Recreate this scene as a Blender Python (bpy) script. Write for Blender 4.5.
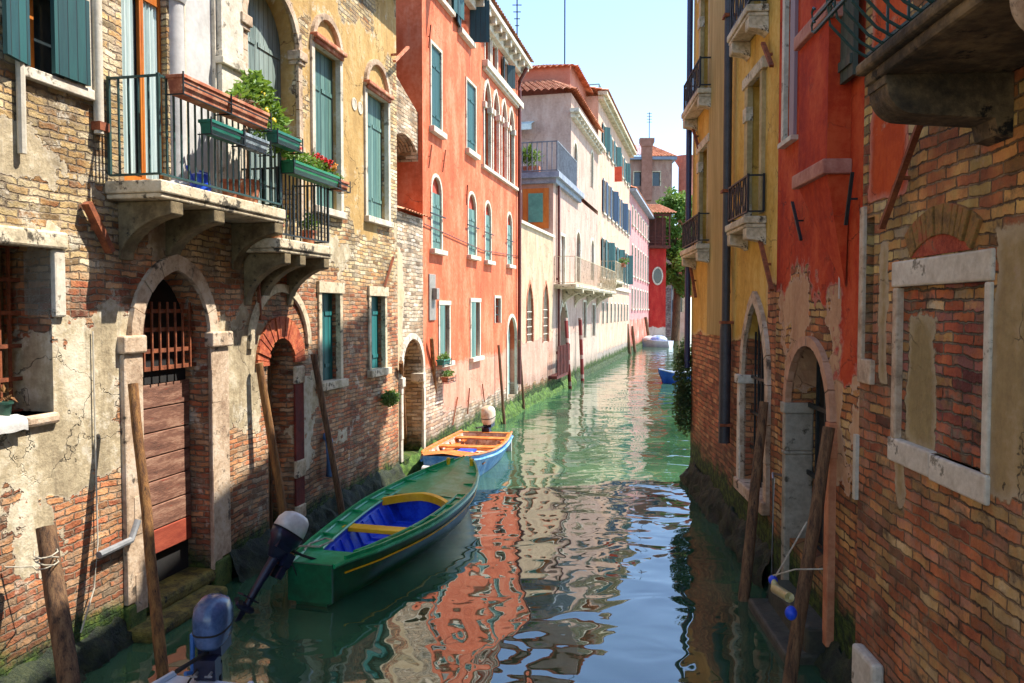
import bpy, bmesh, math, random
from mathutils import Vector, Matrix, Euler
from mathutils.geometry import tessellate_polygon
random.seed(7)
PI = math.pi
R = math.radians
for o in list(bpy.data.objects):
    bpy.data.objects.remove(o)
S = bpy.context.scene
COL = S.collection

# ---------------------------------------------------------------- camera, sky, sun, exposure
CAMH = 3.3
F = 800.0
PITCH = math.atan(31.5 / F)
cd = bpy.data.cameras.new('camera'); cam = bpy.data.objects.new('camera', cd); COL.objects.link(cam)
cam.location = (0, 0, CAMH)
cam.rotation_euler = (PI / 2 - PITCH, 0, 0)
cd.sensor_width = 36; cd.lens = 36 * F / 1024; cd.clip_start = 0.05; cd.clip_end = 2000
S.camera = cam
SUN_AZ = R(79); SUN_EL = R(59)
w = bpy.data.worlds.new('World'); S.world = w; w.use_nodes = True
wn = w.node_tree
for n in list(wn.nodes): wn.nodes.remove(n)
sky = wn.nodes.new('ShaderNodeTexSky'); sky.sky_type = 'NISHITA'; sky.sun_disc = False
sky.sun_elevation = SUN_EL; sky.sun_rotation = SUN_AZ; sky.air_density = 1.0; sky.dust_density = 0.5; sky.ozone_density = 1.6; sky.altitude = 800
bg = wn.nodes.new('ShaderNodeBackground'); bg.inputs['Strength'].default_value = 0.138
wo = wn.nodes.new('ShaderNodeOutputWorld')
wn.links.new(sky.outputs[0], bg.inputs[0]); wn.links.new(bg.outputs[0], wo.inputs[0])
sd = bpy.data.lights.new('sun', 'SUN'); sd.energy = 3.7; sd.angle = R(0.5); sd.color = (1.0, 0.94, 0.85)
sun = bpy.data.objects.new('sun', sd); COL.objects.link(sun)
sdir = Vector((math.sin(SUN_AZ) * math.cos(SUN_EL), math.cos(SUN_AZ) * math.cos(SUN_EL), math.sin(SUN_EL)))
sun.rotation_euler = sdir.to_track_quat('Z', 'Y').to_euler()
sun.location = (20, 10, 40)
S.view_settings.view_transform = 'Standard'
S.view_settings.look = 'None'
S.view_settings.gamma = 1.0
S.cycles.max_bounces = 6; S.cycles.diffuse_bounces = 3; S.cycles.glossy_bounces = 3; S.cycles.transmission_bounces = 2; S.cycles.transparent_max_bounces = 4
S.view_settings.exposure = 1.58

# ---------------------------------------------------------------- node helpers
def lin(c):
    if isinstance(c, str):
        c = c.lstrip('#'); c = [int(c[i:i + 2], 16) / 255 for i in (0, 2, 4)]
        c = [x / 12.92 if x <= .04045 else ((x + .055) / 1.055) ** 2.4 for x in c]
    return (c[0], c[1], c[2], 1.0)

class NT:
    def __init__(s, name):
        s.m = bpy.data.materials.new(name); s.m.use_nodes = True
        s.t = s.m.node_tree
        for n in list(s.t.nodes): s.t.nodes.remove(n)
        s.out = s.t.nodes.new('ShaderNodeOutputMaterial')
        s.b = s.t.nodes.new('ShaderNodeBsdfPrincipled')
        s.t.links.new(s.b.outputs[0], s.out.inputs[0])
        s._uv = None; s._ob = None
    def n(s, k, **kw):
        x = s.t.nodes.new(k)
        for a, v in kw.items(): setattr(x, a, v)
        return x
    def set(s, sock, v):
        if isinstance(v, bpy.types.NodeSocket): s.t.links.new(v, sock)
        elif isinstance(v, (tuple, list)):
            if len(sock.default_value) == 3: sock.default_value = tuple(v)[:3]
            else: sock.default_value = (tuple(v) + (1,))[:4]
        else: sock.default_value = v
    def m_(s, op, a, b=None, c=None, clamp=False):
        x = s.n('ShaderNodeMath', operation=op, use_clamp=clamp)
        s.set(x.inputs[0], a)
        if b is not None: s.set(x.inputs[1], b)
        if c is not None: s.set(x.inputs[2], c)
        return x.outputs[0]
    def v_(s, op, a, b=None):
        x = s.n('ShaderNodeVectorMath', operation=op)
        s.set(x.inputs[0], a)
        if b is not None:
            if op == 'SCALE': s.set(x.inputs[3], b)
            else: s.set(x.inputs[1], b)
        return x.outputs[0]
    def uv(s):
        if s._uv is None: s._uv = s.n('ShaderNodeUVMap').outputs[0]
        return s._uv
    def ob(s):
        if s._ob is None: s._ob = s.n('ShaderNodeTexCoord').outputs['Object']
        return s._ob
    def noise(s, vec, scale, detail=3, rough=.5, color=False, dist=0):
        x = s.n('ShaderNodeTexNoise'); s.set(x.inputs['Vector'], vec)
        x.inputs['Scale'].default_value = scale; x.inputs['Detail'].default_value = detail
        x.inputs['Roughness'].default_value = rough; x.inputs['Distortion'].default_value = dist
        return x.outputs['Color' if color else 'Fac']
    def mix(s, f, a, b, mode='MIX'):
        x = s.n('ShaderNodeMix', data_type='RGBA', blend_type=mode)
        s.set(x.inputs[0], f); s.set(x.inputs[6], a); s.set(x.inputs[7], b)
        return x.outputs[2]
    def fmix(s, f, a, b):
        x = s.n('ShaderNodeMix', data_type='FLOAT')
        s.set(x.inputs[0], f); s.set(x.inputs[2], a); s.set(x.inputs[3], b)
        return x.outputs[0]
    def mr(s, v, a, b, c=0., d=1., smooth=True):
        x = s.n('ShaderNodeMapRange', interpolation_type='SMOOTHSTEP' if smooth else 'LINEAR')
        s.set(x.inputs[0], v); s.set(x.inputs[1], a); s.set(x.inputs[2], b); s.set(x.inputs[3], c); s.set(x.inputs[4], d)
        return x.outputs[0]
    def ramp(s, f, cols, interp='LINEAR'):
        x = s.n('ShaderNodeValToRGB'); s.set(x.inputs[0], f)
        e = x.color_ramp; e.interpolation = interp
        n = len(cols)
        pos = [i / (n - 1) for i in range(n)] if interp != 'CONSTANT' else [i / n for i in range(n)]
        e.elements[0].position = pos[0]; e.elements[0].color = lin(cols[0])
        e.elements[1].position = pos[-1]; e.elements[1].color = lin(cols[-1])
        for p, c in list(zip(pos, cols))[1:-1]:
            q = e.elements.new(p); q.color = lin(c)
        return x.outputs[0]
    def sep(s, v):
        x = s.n('ShaderNodeSeparateXYZ'); s.set(x.inputs[0], v); return x.outputs[0], x.outputs[1], x.outputs[2]
    def comb(s, a, b, c=0.):
        x = s.n('ShaderNodeCombineXYZ'); s.set(x.inputs[0], a); s.set(x.inputs[1], b); s.set(x.inputs[2], c); return x.outputs[0]
    def bump(s, h, strength, dist, normal=None):
        x = s.n('ShaderNodeBump'); x.inputs['Strength'].default_value = strength; x.inputs['Distance'].default_value = dist
        s.set(x.inputs['Height'], h)
        if normal is not None: s.set(x.inputs['Normal'], normal)
        return x.outputs[0]
    def fin(s, col, rough=.8, normal=None, metal=0., spec=None):
        s.set(s.b.inputs['Base Color'], col); s.set(s.b.inputs['Roughness'], rough); s.set(s.b.inputs['Metallic'], metal)
        if normal is not None: s.set(s.b.inputs['Normal'], normal)
        if spec is not None: s.b.inputs['Specular IOR Level'].default_value = spec
        return s.m

def mottle(name, c1, c2, scale=4, rough=.7, bump=.3, bd=.01, metal=0., c3=None, spots=None, stretch=(1, 1, 1), coord='ob', spec=None, bscale=None):
    t = NT(name)
    v = t.ob() if coord == 'ob' else t.uv()
    v = t.v_('MULTIPLY', v, stretch)
    n1 = t.noise(v, scale, 5, .6)
    n2 = t.noise(v, scale * 6, 4, .65)
    f = t.m_('ADD', t.m_('MULTIPLY', n1, .65), t.m_('MULTIPLY', n2, .35))
    col = t.ramp(t.mr(f, .32, .68), [c1, c2] if c3 is None else [c1, c2, c3])
    if spots:
        col = t.mix(t.mr(t.noise(v, scale * 1.7, 6, .7), spots[1], spots[1] + .08), col, lin(spots[0]))
    nn = t.bump(t.noise(v, bscale or scale * 8, 5, .65), bump, bd)
    return t.fin(col, rough, nn, metal, spec)

def sdf_regions(t, u, z, regs):
    acc = None
    for (uc, zc, hu, hz) in regs:
        a = t.m_('SUBTRACT', t.m_('ABSOLUTE', t.m_('SUBTRACT', u, uc)), hu)
        b = t.m_('SUBTRACT', t.m_('ABSOLUTE', t.m_('SUBTRACT', z, zc)), hz)
        d = t.m_('SMOOTH_MAX', a, b, .15)
        acc = d if acc is None else t.m_('MINIMUM', acc, d)
    return acc

def wall_mat(name, palette, mortar, bw=.26, bh=.075, pal2=None, plaster=None, regs=None, cuts=None, amp=.35, grey=None,
             gregs=None, moss=None, seed=0., warp=.026, erode=.5, streak=.3, bumpd=.03, hole=None, mort=.011, spotty=None, mdark=.8):
    """brick wall with procedural render layers; UV in metres (u along wall, z height)"""
    t = NT(name)
    uv = t.uv()
    uvs = t.v_('ADD', uv, (seed * 13.7, seed * 7.3, seed))
    u, z, _ = t.sep(uv)
    wv = t.v_('SUBTRACT', t.noise(uvs, 5, 3, .6, color=True), (.5, .5, .5))
    wl = t.v_('SUBTRACT', t.noise(uvs, .7, 2, .5, color=True), (.5, .5, .5))
    wf = t.v_('SUBTRACT', t.noise(uvs, 26, 3, .6, color=True), (.5, .5, .5))
    wuv = t.v_('ADD', uv, t.v_('SCALE', wv, warp * 2.2))
    wuv = t.v_('ADD', wuv, t.v_('MULTIPLY', wl, (.12, .12, 0)))
    wuv = t.v_('ADD', wuv, t.v_('SCALE', wf, warp * .9))
    br = t.n('ShaderNodeTexBrick', offset=.5, squash=1.0)
    t.set(br.inputs['Vector'], wuv)
    br.inputs['Color1'].default_value = (0, 0, 0, 1); br.inputs['Color2'].default_value = (1, 1, 1, 1)
    br.inputs['Mortar'].default_value = (.5, .5, .5, 1)
    br.inputs['Scale'].default_value = 1; br.inputs['Mortar Size'].default_value = mort; br.inputs['Mortar Smooth'].default_value = .7
    br.inputs['Brick Width'].default_value = bw; br.inputs['Row Height'].default_value = bh
    rnd = br.outputs['Color']; mf = br.outputs['Fac']
    big = t.noise(uvs, .9, 4, .6)
    med = t.noise(uvs, 6, 5, .65)
    fine = t.noise(uvs, 45, 4, .7)
    f = t.m_('ADD', t.m_('MULTIPLY', rnd, .75), t.m_('MULTIPLY', t.m_('SUBTRACT', med, .5), .7))
    f = t.m_('ADD', f, t.m_('MULTIPLY', t.m_('SUBTRACT', big, .5), 1.3))
    f = t.m_('ADD', f, .12)
    r2 = t.m_('FRACT', t.m_('MULTIPLY', rnd, 7.31)); r3 = t.m_('FRACT', t.m_('MULTIPLY', rnd, 23.7))
    col = t.ramp(f, palette)
    if pal2:
        p2, zc, wd = pal2
        k = t.mr(t.m_('ADD', z, t.m_('MULTIPLY', t.m_('SUBTRACT', big, .5), wd * 2.5)), zc - wd * .5, zc + wd * .5)
        col = t.mix(k, col, t.ramp(f, p2))
    # lost / smeared mortar
    vv = t.m_('ADD', .72, t.m_('MULTIPLY', r2, .5)); col = t.mix(1., col, t.comb(vv, vv, vv), 'MULTIPLY')
    er = t.mr(t.noise(uvs, 2.3, 5, .7), .47, .60)
    mfe = t.m_('MAXIMUM', mf, t.m_('MULTIPLY', er, t.m_('MULTIPLY', t.mr(med, .42, .60), erode)))
    mcol = t.mix(t.mr(t.noise(t.v_('ADD', uvs, (4, 4, 4)), 3.4, 5, .7), .40, .62), lin(mortar), t.mix(mdark, lin(mortar), (.035, .022, .014, 1)))
    col = t.mix(mfe, col, mcol)
    col = t.mix(t.mr(fine, .25, .75, .0, .35), col, t.mix(.5, col, (.03, .02, .015, 1)))
    h = t.m_('ADD', t.m_('MULTIPLY', t.m_('SUBTRACT', 1., mf), t.m_('ADD', .75, t.m_('MULTIPLY', rnd, .5))), t.m_('MULTIPLY', fine, .35))
    st2 = t.mr(t.noise(t.v_('MULTIPLY', t.v_('ADD', uvs, (8, 3, 6)), (1.3, .6, 1)), 1.6, 6, .68), .35, .68, .70, 1.25)
    col = t.mix(1., col, t.comb(st2, st2, st2), 'MULTIPLY')
    gone = t.m_('MULTIPLY', t.m_('GREATER_THAN', r3, .93), t.m_('SUBTRACT', 1., mf))
    col = t.mix(t.m_('MULTIPLY', gone, .55), col, (.05, .03, .02, 1))
    h = t.m_('SUBTRACT', h, t.m_('MULTIPLY', gone, 1.3))
    h = t.m_('ADD', h, t.m_('MULTIPLY', med, 1.1))
    nz = t.m_('MULTIPLY', t.m_('SUBTRACT', t.noise(uvs, 1.5, 6, .62), .5), amp * 3.2)
    def layer(col, h, c3, rg, ct, off, thick):
        d = sdf_regions(t, u, z, rg)
        if ct: d = t.m_('MAXIMUM', d, t.m_('MULTIPLY', sdf_regions(t, u, z, ct), -1.))
        nn = nz if off == 0 else t.m_('MULTIPLY', t.m_('SUBTRACT', t.noise(t.v_('ADD', uvs, (off, off * 2, 0)), 1.9, 6, .62), .5), amp * 3.2)
        d = t.m_('ADD', d, nn)
        mk = t.mr(d, .012, -.012)
        a = t.noise(t.v_('MULTIPLY', uvs, (1, .35, 1)), 2.2, 5, .62)
        b = t.noise(uvs, 11, 5, .7)
        k = t.m_('ADD', t.m_('MULTIPLY', a, .65), t.m_('MULTIPLY', b, .35))
        pc = t.ramp(t.mr(k, .33, .67), c3)
        # grimy streaks that run down
        st = t.noise(t.v_('MULTIPLY', uvs, (7, .5, 1)), 1., 5, .7)
        pc = t.mix(t.mr(st, .55, .75, 0, streak), pc, t.mix(.6, pc, (.05, .04, .03, 1)))
        # pale broken rim
        rim = t.m_('MULTIPLY', mk, t.mr(d, -.09, .0))
        pc = t.mix(t.m_('MULTIPLY', rim, .45), pc, t.mix(.6, pc, (.62, .55, .45, 1)))
        # hairline cracks
        vo = t.n('ShaderNodeTexVoronoi', feature='DISTANCE_TO_EDGE'); vo.inputs['Scale'].default_value = 1.1
        t.set(vo.inputs['Vector'], t.v_('ADD', uvs, t.v_('SCALE', t.v_('SUBTRACT', t.noise(uvs, 3, 4, .6, color=True), (.5, .5, .5)), .6)))
        cr = t.m_('MULTIPLY', t.mr(vo.outputs['Distance'], .008, .0), t.mr(big, .45, .6))
        pc = t.mix(t.m_('MULTIPLY', cr, .6), pc, (.06, .045, .035, 1))
        col = t.mix(mk, col, pc)
        hp = t.m_('ADD', t.m_('ADD', thick, t.m_('MULTIPLY', b, .35)), t.m_('ADD', t.m_('MULTIPLY', fine, .12), t.m_('MULTIPLY', a, 1.2)))
        hp = t.m_('SUBTRACT', hp, t.m_('MULTIPLY', cr, .7))
        h = t.fmix(mk, h, hp)
        return col, h
    if grey: col, h = layer(col, h, grey, gregs, None, 3.3, 1.0)
    if plaster: col, h = layer(col, h, plaster, regs, cuts, 0, 1.5)
    if spotty:   # salts and lime stains
        k = t.mr(t.noise(t.v_('ADD', uvs, (5, 9, 2)), 3.1, 7, .72), spotty[1], spotty[1] + .1)
        col = t.mix(t.m_('MULTIPLY', k, .7), col, lin(spotty[0]))
    ro = .88
    if moss is not None:
        zz = t.m_('ADD', z, t.m_('MULTIPLY', t.m_('SUBTRACT', t.noise(uvs, 2.2, 6, .7), .5), .9))
        damp = t.mr(zz, moss + .75, moss + .15)
        col = t.mix(t.m_('MULTIPLY', damp, .5), col, t.mix(.7, col, (.04, .045, .03, 1)))
        mk = t.mr(zz, moss + .22, moss - .05)
        mc = t.ramp(t.mr(t.noise(uvs, 9, 5, .7), .3, .7), [(.012, .016, .01), (.03, .06, .012), (.09, .13, .02)])
        col = t.mix(mk, col, mc)
        wet = t.mr(zz, .22, .05)
        col = t.mix(wet, col, (.010, .014, .010, 1))
        ro = t.m_('SUBTRACT', .88, t.m_('MULTIPLY', wet, .45))
        h = t.m_('ADD', h, t.m_('MULTIPLY', mk, t.noise(uvs, 22, 5, .7)))
    nn = t.bump(h, 1.0, bumpd)
    return t.fin(col, ro, nn, spec=.25)

# ---------------------------------------------------------------- frames and mesh builder
def ray(px, py):
    a = (px - 512) / F; b = (341.5 - py) / F
    f = Vector((0, math.cos(PITCH), -math.sin(PITCH))); up = Vector((0, math.sin(PITCH), math.cos(PITCH)))
    return Vector((1, 0, 0)) * a + f + up * b
CP = Vector((0, 0, CAMH))
class Fr:
    """local frame: u along, d outward, z up"""
    def __init__(s, ox, oy, ang, side, oz=0.):
        s.o = Vector((ox, oy, oz)); s.U = Vector((math.sin(ang), math.cos(ang), 0)); s.N = Vector((math.cos(ang), -math.sin(ang), 0)) * side
    def P(s, u, d, z): return s.o + s.U * u + s.N * d + Vector((0, 0, z))
    def px(s, x, y, d=0.):
        r = ray(x, y); t = (d - (CP - s.o).dot(s.N)) / r.dot(s.N)
        p = CP + r * t - s.o
        return p.dot(s.U), p.z + s.o.z - s.o.z
    def u(s, x, y=310, d=0.): return s.px(x, y, d)[0]
    def z(s, x, y, d=0.): return s.px(x, y, d)[1]
def atz(x, y, z):
    r = ray(x, y); t = (z - CAMH) / r.z; return CP + r * t
WORLD = Fr(0, 0, 0, 1)          # here u = world Y, d = world X
LF = Fr(-5.61, 0, math.atan(.2225), 1)
_p = LF.P(LF.u(519), 0, 0)
LB = Fr(_p.x, _p.y, math.atan(.25), 1)
RF = Fr(2.52, 0, math.atan(.06), -1)
WL = {}
def clean(o, parent, w):
    pw = WL[parent.name] if parent else Vector((0, 0, 0))
    o.location = w - pw
    if parent: o.parent = parent
    WL[o.name] = w.copy()
class MB:
    def __init__(s, fr=WORLD): s.fr = fr; s.v = []; s.f = []; s.uv = []; s.M = None
    def pt(s, p):
        s.v.append(tuple(p)); return len(s.v) - 1
    def face(s, pts, uvs=None):
        if s.M is not None: pts = [tuple(s.M @ Vector(p)) for p in pts]
        idx = [s.pt(p) for p in pts]
        s.f.append(idx)
        if uvs is None:
            a = Vector(pts[0]); n = Vector((0, 0, 0))
            for i in range(1, len(pts) - 1): n += (Vector(pts[i]) - a).cross(Vector(pts[i + 1]) - a)
            x, y, z = abs(n.x), abs(n.y), abs(n.z)
            if y >= x and y >= z: uvs = [(p[0], p[2]) for p in pts]
            elif x >= z: uvs = [(p[1] + 3.1, p[2]) for p in pts]
            else: uvs = [(p[0], p[1] + 5.3) for p in pts]
        s.uv.append(uvs)
    def box(s, u0, u1, d0, d1, z0, z1): s.foot([(u0, d0), (u1, d0), (u1, d1), (u0, d1)], z0, z1); return s
    def foot(s, poly, z0, z1):
        n = len(poly)
        s.face([(p[0], p[1], z0) for p in poly]); s.face([(p[0], p[1], z1) for p in poly])
        for i in range(n):
            a, b = poly[i], poly[(i + 1) % n]
            s.face([(a[0], a[1], z0), (b[0], b[1], z0), (b[0], b[1], z1), (a[0], a[1], z1)])
        return s
    def prism(s, poly, d0, d1, tess=True):          # poly in (u,z)
        n = len(poly)
        if n > 4:
            for t in tessellate_polygon([[Vector((p[0], p[1], 0)) for p in poly]]):
                s.face([(poly[i][0], d1, poly[i][1]) for i in t]); s.face([(poly[i][0], d0, poly[i][1]) for i in t])
        else:
            s.face([(p[0], d0, p[1]) for p in poly]); s.face([(p[0], d1, p[1]) for p in poly])
        for i in range(n):
            a, b = poly[i], poly[(i + 1) % n]
            s.face([(a[0], d0, a[1]), (b[0], d0, b[1]), (b[0], d1, b[1]), (a[0], d1, a[1])])
        return s
    def profile(s, poly, u0, u1):                   # poly in (d,z)
        n = len(poly)
        for uu in (u0, u1):
            for t in tessellate_polygon([[Vector((p[0], p[1], 0)) for p in poly]]):
                s.face([(uu, poly[i][0], poly[i][1]) for i in t])
        for i in range(n):
            a, b = poly[i], poly[(i + 1) % n]
            s.face([(u0, a[0], a[1]), (u1, a[0], a[1]), (u1, b[0], b[1]), (u0, b[0], b[1])])
        return s
    def band(s, inner, outer, d0, d1, close=False):
        n = len(inner)
        for i in range(n if close else n - 1):
            j = (i + 1) % n
            a, b, c, e = inner[i], inner[j], outer[j], outer[i]
            s.face([(a[0], d1, a[1]), (b[0], d1, b[1]), (c[0], d1, c[1]), (e[0], d1, e[1])])
            s.face([(a[0], d0, a[1]), (b[0], d0, b[1]), (b[0], d1, b[1]), (a[0], d1, a[1])])
            s.face([(e[0], d0, e[1]), (c[0], d0, c[1]), (c[0], d1, c[1]), (e[0], d1, e[1])])
        return s
    def loft(s, rings, close=True, caps=True):
        n = len(rings[0])
        acc = 0
        for k in range(len(rings) - 1):
            A, B = rings[k], rings[k + 1]
            L = (Vector(A[0]) - Vector(B[0])).length
            cc = 0
            for i in range(n if close else n - 1):
                j = (i + 1) % n
                w = (Vector(A[i]) - Vector(A[j])).length
                s.face([A[i], A[j], B[j], B[i]], [(cc, acc), (cc + w, acc), (cc + w, acc + L), (cc, acc + L)])
                cc += w
            acc += L
        if caps and close:
            s.face(list(rings[0])); s.face(list(reversed(rings[-1])))
        return s
    def tube(s, pts, r, seg=8, caps=True):
        pts = [Vector(p) for p in pts]
        rs = r if isinstance(r, (list, tuple)) else [r] * len(pts)
        rings = []
        for i, p in enumerate(pts):
            if i == 0: t = pts[1] - p
            elif i == len(pts) - 1: t = p - pts[i - 1]
            else: t = pts[i + 1] - pts[i - 1]
            t.normalize()
            a = t.cross(Vector((0, 0, 1)))
            if a.length < .05: a = t.cross(Vector((1, 0, 0)))
            a.normalize(); b = t.cross(a)
            rings.append([tuple(p + a * math.cos(2 * PI * k / seg) * rs[i] + b * math.sin(2 * PI * k / seg) * rs[i]) for k in range(seg)])
        return s.loft(rings, True, caps)
    def bar(s, a, b, w, h=None):
        a = Vector(a); b = Vector(b); h = h or w
        t = (b - a).normalized(); x = t.cross(Vector((0, 0, 1)))
        if x.length < .05: x = t.cross(Vector((0, 1, 0)))
        x.normalize(); y = t.cross(x)
        q = [x * w / 2 + y * h / 2, -x * w / 2 + y * h / 2, -x * w / 2 - y * h / 2, x * w / 2 - y * h / 2]
        return s.loft([[tuple(a + k) for k in q], [tuple(b + k) for k in q]])
    def ell(s, c, r, seg=12, rings=8, p=1.0, rot=None):
        c = Vector(c); R_ = rot or Matrix.Identity(3)
        def sg(x): return math.copysign(abs(x) ** p, x)
        rr = []
        for i in range(rings + 1):
            th = PI * i / rings - PI / 2
            th = max(-PI / 2 + .05, min(PI / 2 - .05, th))
            rr.append([tuple(c + R_ @ Vector((r[0] * sg(math.cos(th)) * sg(math.cos(2 * PI * k / seg)), r[1] * sg(math.cos(th)) * sg(math.sin(2 * PI * k / seg)), r[2] * sg(math.sin(th))))) for k in range(seg)])
        return s.loft(rr)
    def build(s, name, mat, parent=None, label=None, cat=None, group=None, kind=None, smooth=False, bevel=0, weld=True, org=None):
        W = [s.fr.P(*p) for p in s.v]
        if not W: return None
        mn = Vector((min(p.x for p in W), min(p.y for p in W), min(p.z for p in W))); mx = Vector((max(p.x for p in W), max(p.y for p in W), max(p.z for p in W)))
        o0 = org or Vector(((mn.x + mx.x) / 2, (mn.y + mx.y) / 2, mn.z))
        me = bpy.data.meshes.new(name)
        me.from_pydata([p - o0 for p in W], [], s.f)
        ul = me.uv_layers.new(name='UVMap')
        flat = []
        for q in s.uv:
            for a in q: flat += [a[0], a[1]]
        ul.data.foreach_set('uv', flat)
        if weld:
            bm = bmesh.new(); bm.from_mesh(me)
            bmesh.ops.remove_doubles(bm, verts=bm.verts, dist=.0004)
            bmesh.ops.recalc_face_normals(bm, faces=bm.faces)
            bm.to_mesh(me); bm.free()
        if smooth:
            for p in me.polygons: p.use_smooth = True
            if smooth != 'all':
                try: me.set_sharp_from_angle(angle=R(40))
                except Exception: pass
        me.materials.append(mat)
        o = bpy.data.objects.new(name, me); COL.objects.link(o)
        clean(o, parent, o0)
        if bevel:
            b = o.modifiers.new('bevel', 'BEVEL'); b.width = bevel; b.segments = 2; b.limit_method = 'ANGLE'; b.angle_limit = R(50)
        if label: o['label'] = label
        if cat: o['category'] = cat
        if group: o['group'] = group
        if kind: o['kind'] = kind
        return o
def thing(name, label, cat, loc, group=None):
    o = bpy.data.objects.new(name, None); COL.objects.link(o); o.empty_display_size = .2
    o.location = loc; WL[o.name] = Vector(loc)
    o['label'] = label; o['category'] = cat
    if group: o['group'] = group
    return o

# ---------------------------------------------------------------- openings
def opening(fr, xl, xr, yt, yb, kind='rect', k=1.0, rise=.1):
    ym = (yt + yb) / 2
    u0 = fr.u(xl, ym); u1 = fr.u(xr, ym); xm = (xl + xr) / 2
    zt = fr.z(xm, yt); zb = fr.z(xm, yb)
    return OP(min(u0, u1), max(u0, u1), zb, zt, kind, k, rise)
def OP(u0, u1, z0, zt, kind='rect', k=1.0, rise=.1):
    w = u1 - u0
    if kind == 'rect': zs = zt
    elif kind == 'round': zs = zt - w / 2
    elif kind == 'seg': zs = zt - rise
    else:
        Rr = k * w; zs = zt - math.sqrt(max(Rr * Rr - (Rr - w / 2) ** 2, 1e-6))
    return dict(u0=u0, u1=u1, z0=z0, zt=zt, zs=zs, kind=kind, k=k, rise=rise)
def outline(op, off=0., n=8, zb=None):
    u0, u1, zs, z0 = op['u0'], op['u1'], op['zs'], op['z0'] if zb is None else zb
    w = u1 - u0; m = (u0 + u1) / 2; kd = op['kind']
    if kd == 'rect': return [(u0 - off, z0), (u0 - off, zs + off), (u1 + off, zs + off), (u1 + off, z0)]
    pts = [(u0 - off, z0)]
    if kd == 'round':
        r = w / 2 + off
        for i in range(2 * n + 1):
            a = PI - PI * i / (2 * n); pts.append((m + r * math.cos(a), zs + r * math.sin(a)))
    elif kd == 'seg':
        h = op['rise']; Rr = (w * w / 4 + h * h) / (2 * h); zc = zs + h - Rr; a0 = math.asin(min(1, w / 2 / Rr)); 
        for i in range(2 * n + 1):
            a = PI / 2 + a0 - 2 * a0 * i / (2 * n); pts.append((m + (Rr + off) * math.cos(a), zc + (Rr + off) * math.sin(a)))
    else:
        Rr = op['k'] * w; r = Rr + off
        c = u0 + Rr; a1 = math.acos(max(-1, min(1, (m - c) / r)))
        for i in range(n + 1):
            a = PI + (a1 - PI) * i / n; pts.append((c + r * math.cos(a), zs + r * math.sin(a)))
        c2 = u1 - Rr
        for i in range(1, n + 1):
            a = (PI - a1) - (PI - a1) * i / n; pts.append((c2 + r * math.cos(a), zs + r * math.sin(a)))
    pts.append((u1 + off, z0))
    return pts
def clipu(poly, uc, keep_less):
    out = []
    n = len(poly)
    ins = (lambda p: p[0] <= uc + 1e-9) if keep_less else (lambda p: p[0] >= uc - 1e-9)
    for i in range(n):
        a, b = poly[i], poly[(i + 1) % n]
        if ins(a): out.append(a)
        if ins(a) != ins(b):
            t = (uc - a[0]) / (b[0] - a[0]); out.append((uc, a[1] + (b[1] - a[1]) * t))
    return out

# ---------------------------------------------------------------- materials
stone = mottle('istrian_stone', '#8d7f66', '#c6b696', 3, .85, .8, .012, c3='#d8cbb2', spots=('#4a4234', .56))
stone_w = mottle('white_stone', '#b3a792', '#dcd3c0', 3, .85, .7, .01, spots=('#7d7462', .57))
stone_d = mottle('weathered_stone', '#54472f', '#95835f', 3, .85, .6, .012, spots=('#2b2721', .58))
stone_p = mottle('pinkish_stone', '#8f755c', '#bda488', 3, .85, .8, .012, c3='#cdbba4', spots=('#54483a', .57))
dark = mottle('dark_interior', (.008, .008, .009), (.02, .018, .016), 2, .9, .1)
glass = mottle('window_glass', (.02, .03, .035), (.05, .065, .07), 1.2, .08, .02, spec=.6)
curtain = mottle('pale_curtain', '#9fb7b4', '#c9d6d2', 2, .8, .2, stretch=(4, 4, .3))
white_paint = mottle('white_render', '#aaa8a3', '#cbc9c5', 2, .8, .2)
iron = mottle('dark_iron', (.012, .018, .02), (.03, .035, .035), 8, .55, .3, metal=.4)
iron_g = mottle('green_painted_iron', (.012, .045, .04), (.03, .08, .07), 8, .5, .3)
rust = mottle('rusty_iron', '#5b2d1a', '#9a5530', 10, .85, .5, .004)
terra = mottle('terracotta', '#8e4a34', '#b56c4c', 5, .9, .6, .006, c3='#cf9a78', spots=('#d3b7a2', .59))
def wood(name, a, b, c=None, sc=3, rough=.75, stretch=(1, 8, 8), coord='uv', bump=.6, spots=None):
    return mottle(name, a, b, sc, rough, bump, .006, c3=c, stretch=stretch, coord=coord, spots=spots)
pole_wood = mottle('old_pole_wood', '#2e2118', '#6b4d33', 5, .85, .9, .012, c3='#8a6a48', stretch=(5, 5, .5), spots=('#241a13', .60))
pole_wood_l = mottle('pale_pole_wood', '#4a2f1c', '#83592f', 5, .85, .9, .012, c3='#a3763f', stretch=(5, 5, .5), spots=('#2e1d12', .58))
door_wood = mottle('worn_door_boards', '#54372a', '#7a5240', 2.2, .8, .7, .008, c3='#a58068', stretch=(.9, 5, 1), coord='uv', spots=('#8c3a24', .60))
door_red = mottle('red_door_board', '#7a2c1a', '#a04a30', 2.2, .8, .5, .006, stretch=(.9, 5, 1), coord='uv')
orange_wood = mottle('orange_wood', '#a9550f', '#c97a2a', 4, .5, .3, stretch=(1, .3, 1), coord='uv')
moss_m = mottle('moss', (.03, .05, .012), (.10, .15, .025), 9, .95, 1.0, .02, c3=(.16, .17, .04), spots=((.02, .02, .012), .60))
lead = mottle('grey_plastic_pipe', '#6a6b6c', '#8b8c8c', 5, .5, .1)
pipe_w = mottle('cream_pipe', '#b3a892', '#cfc7b5', 5, .7, .2, spots=('#7c7261', .62))
pipe_d = mottle('dark_downpipe', (.02, .022, .028), (.05, .05, .055), 5, .5, .2)
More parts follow.
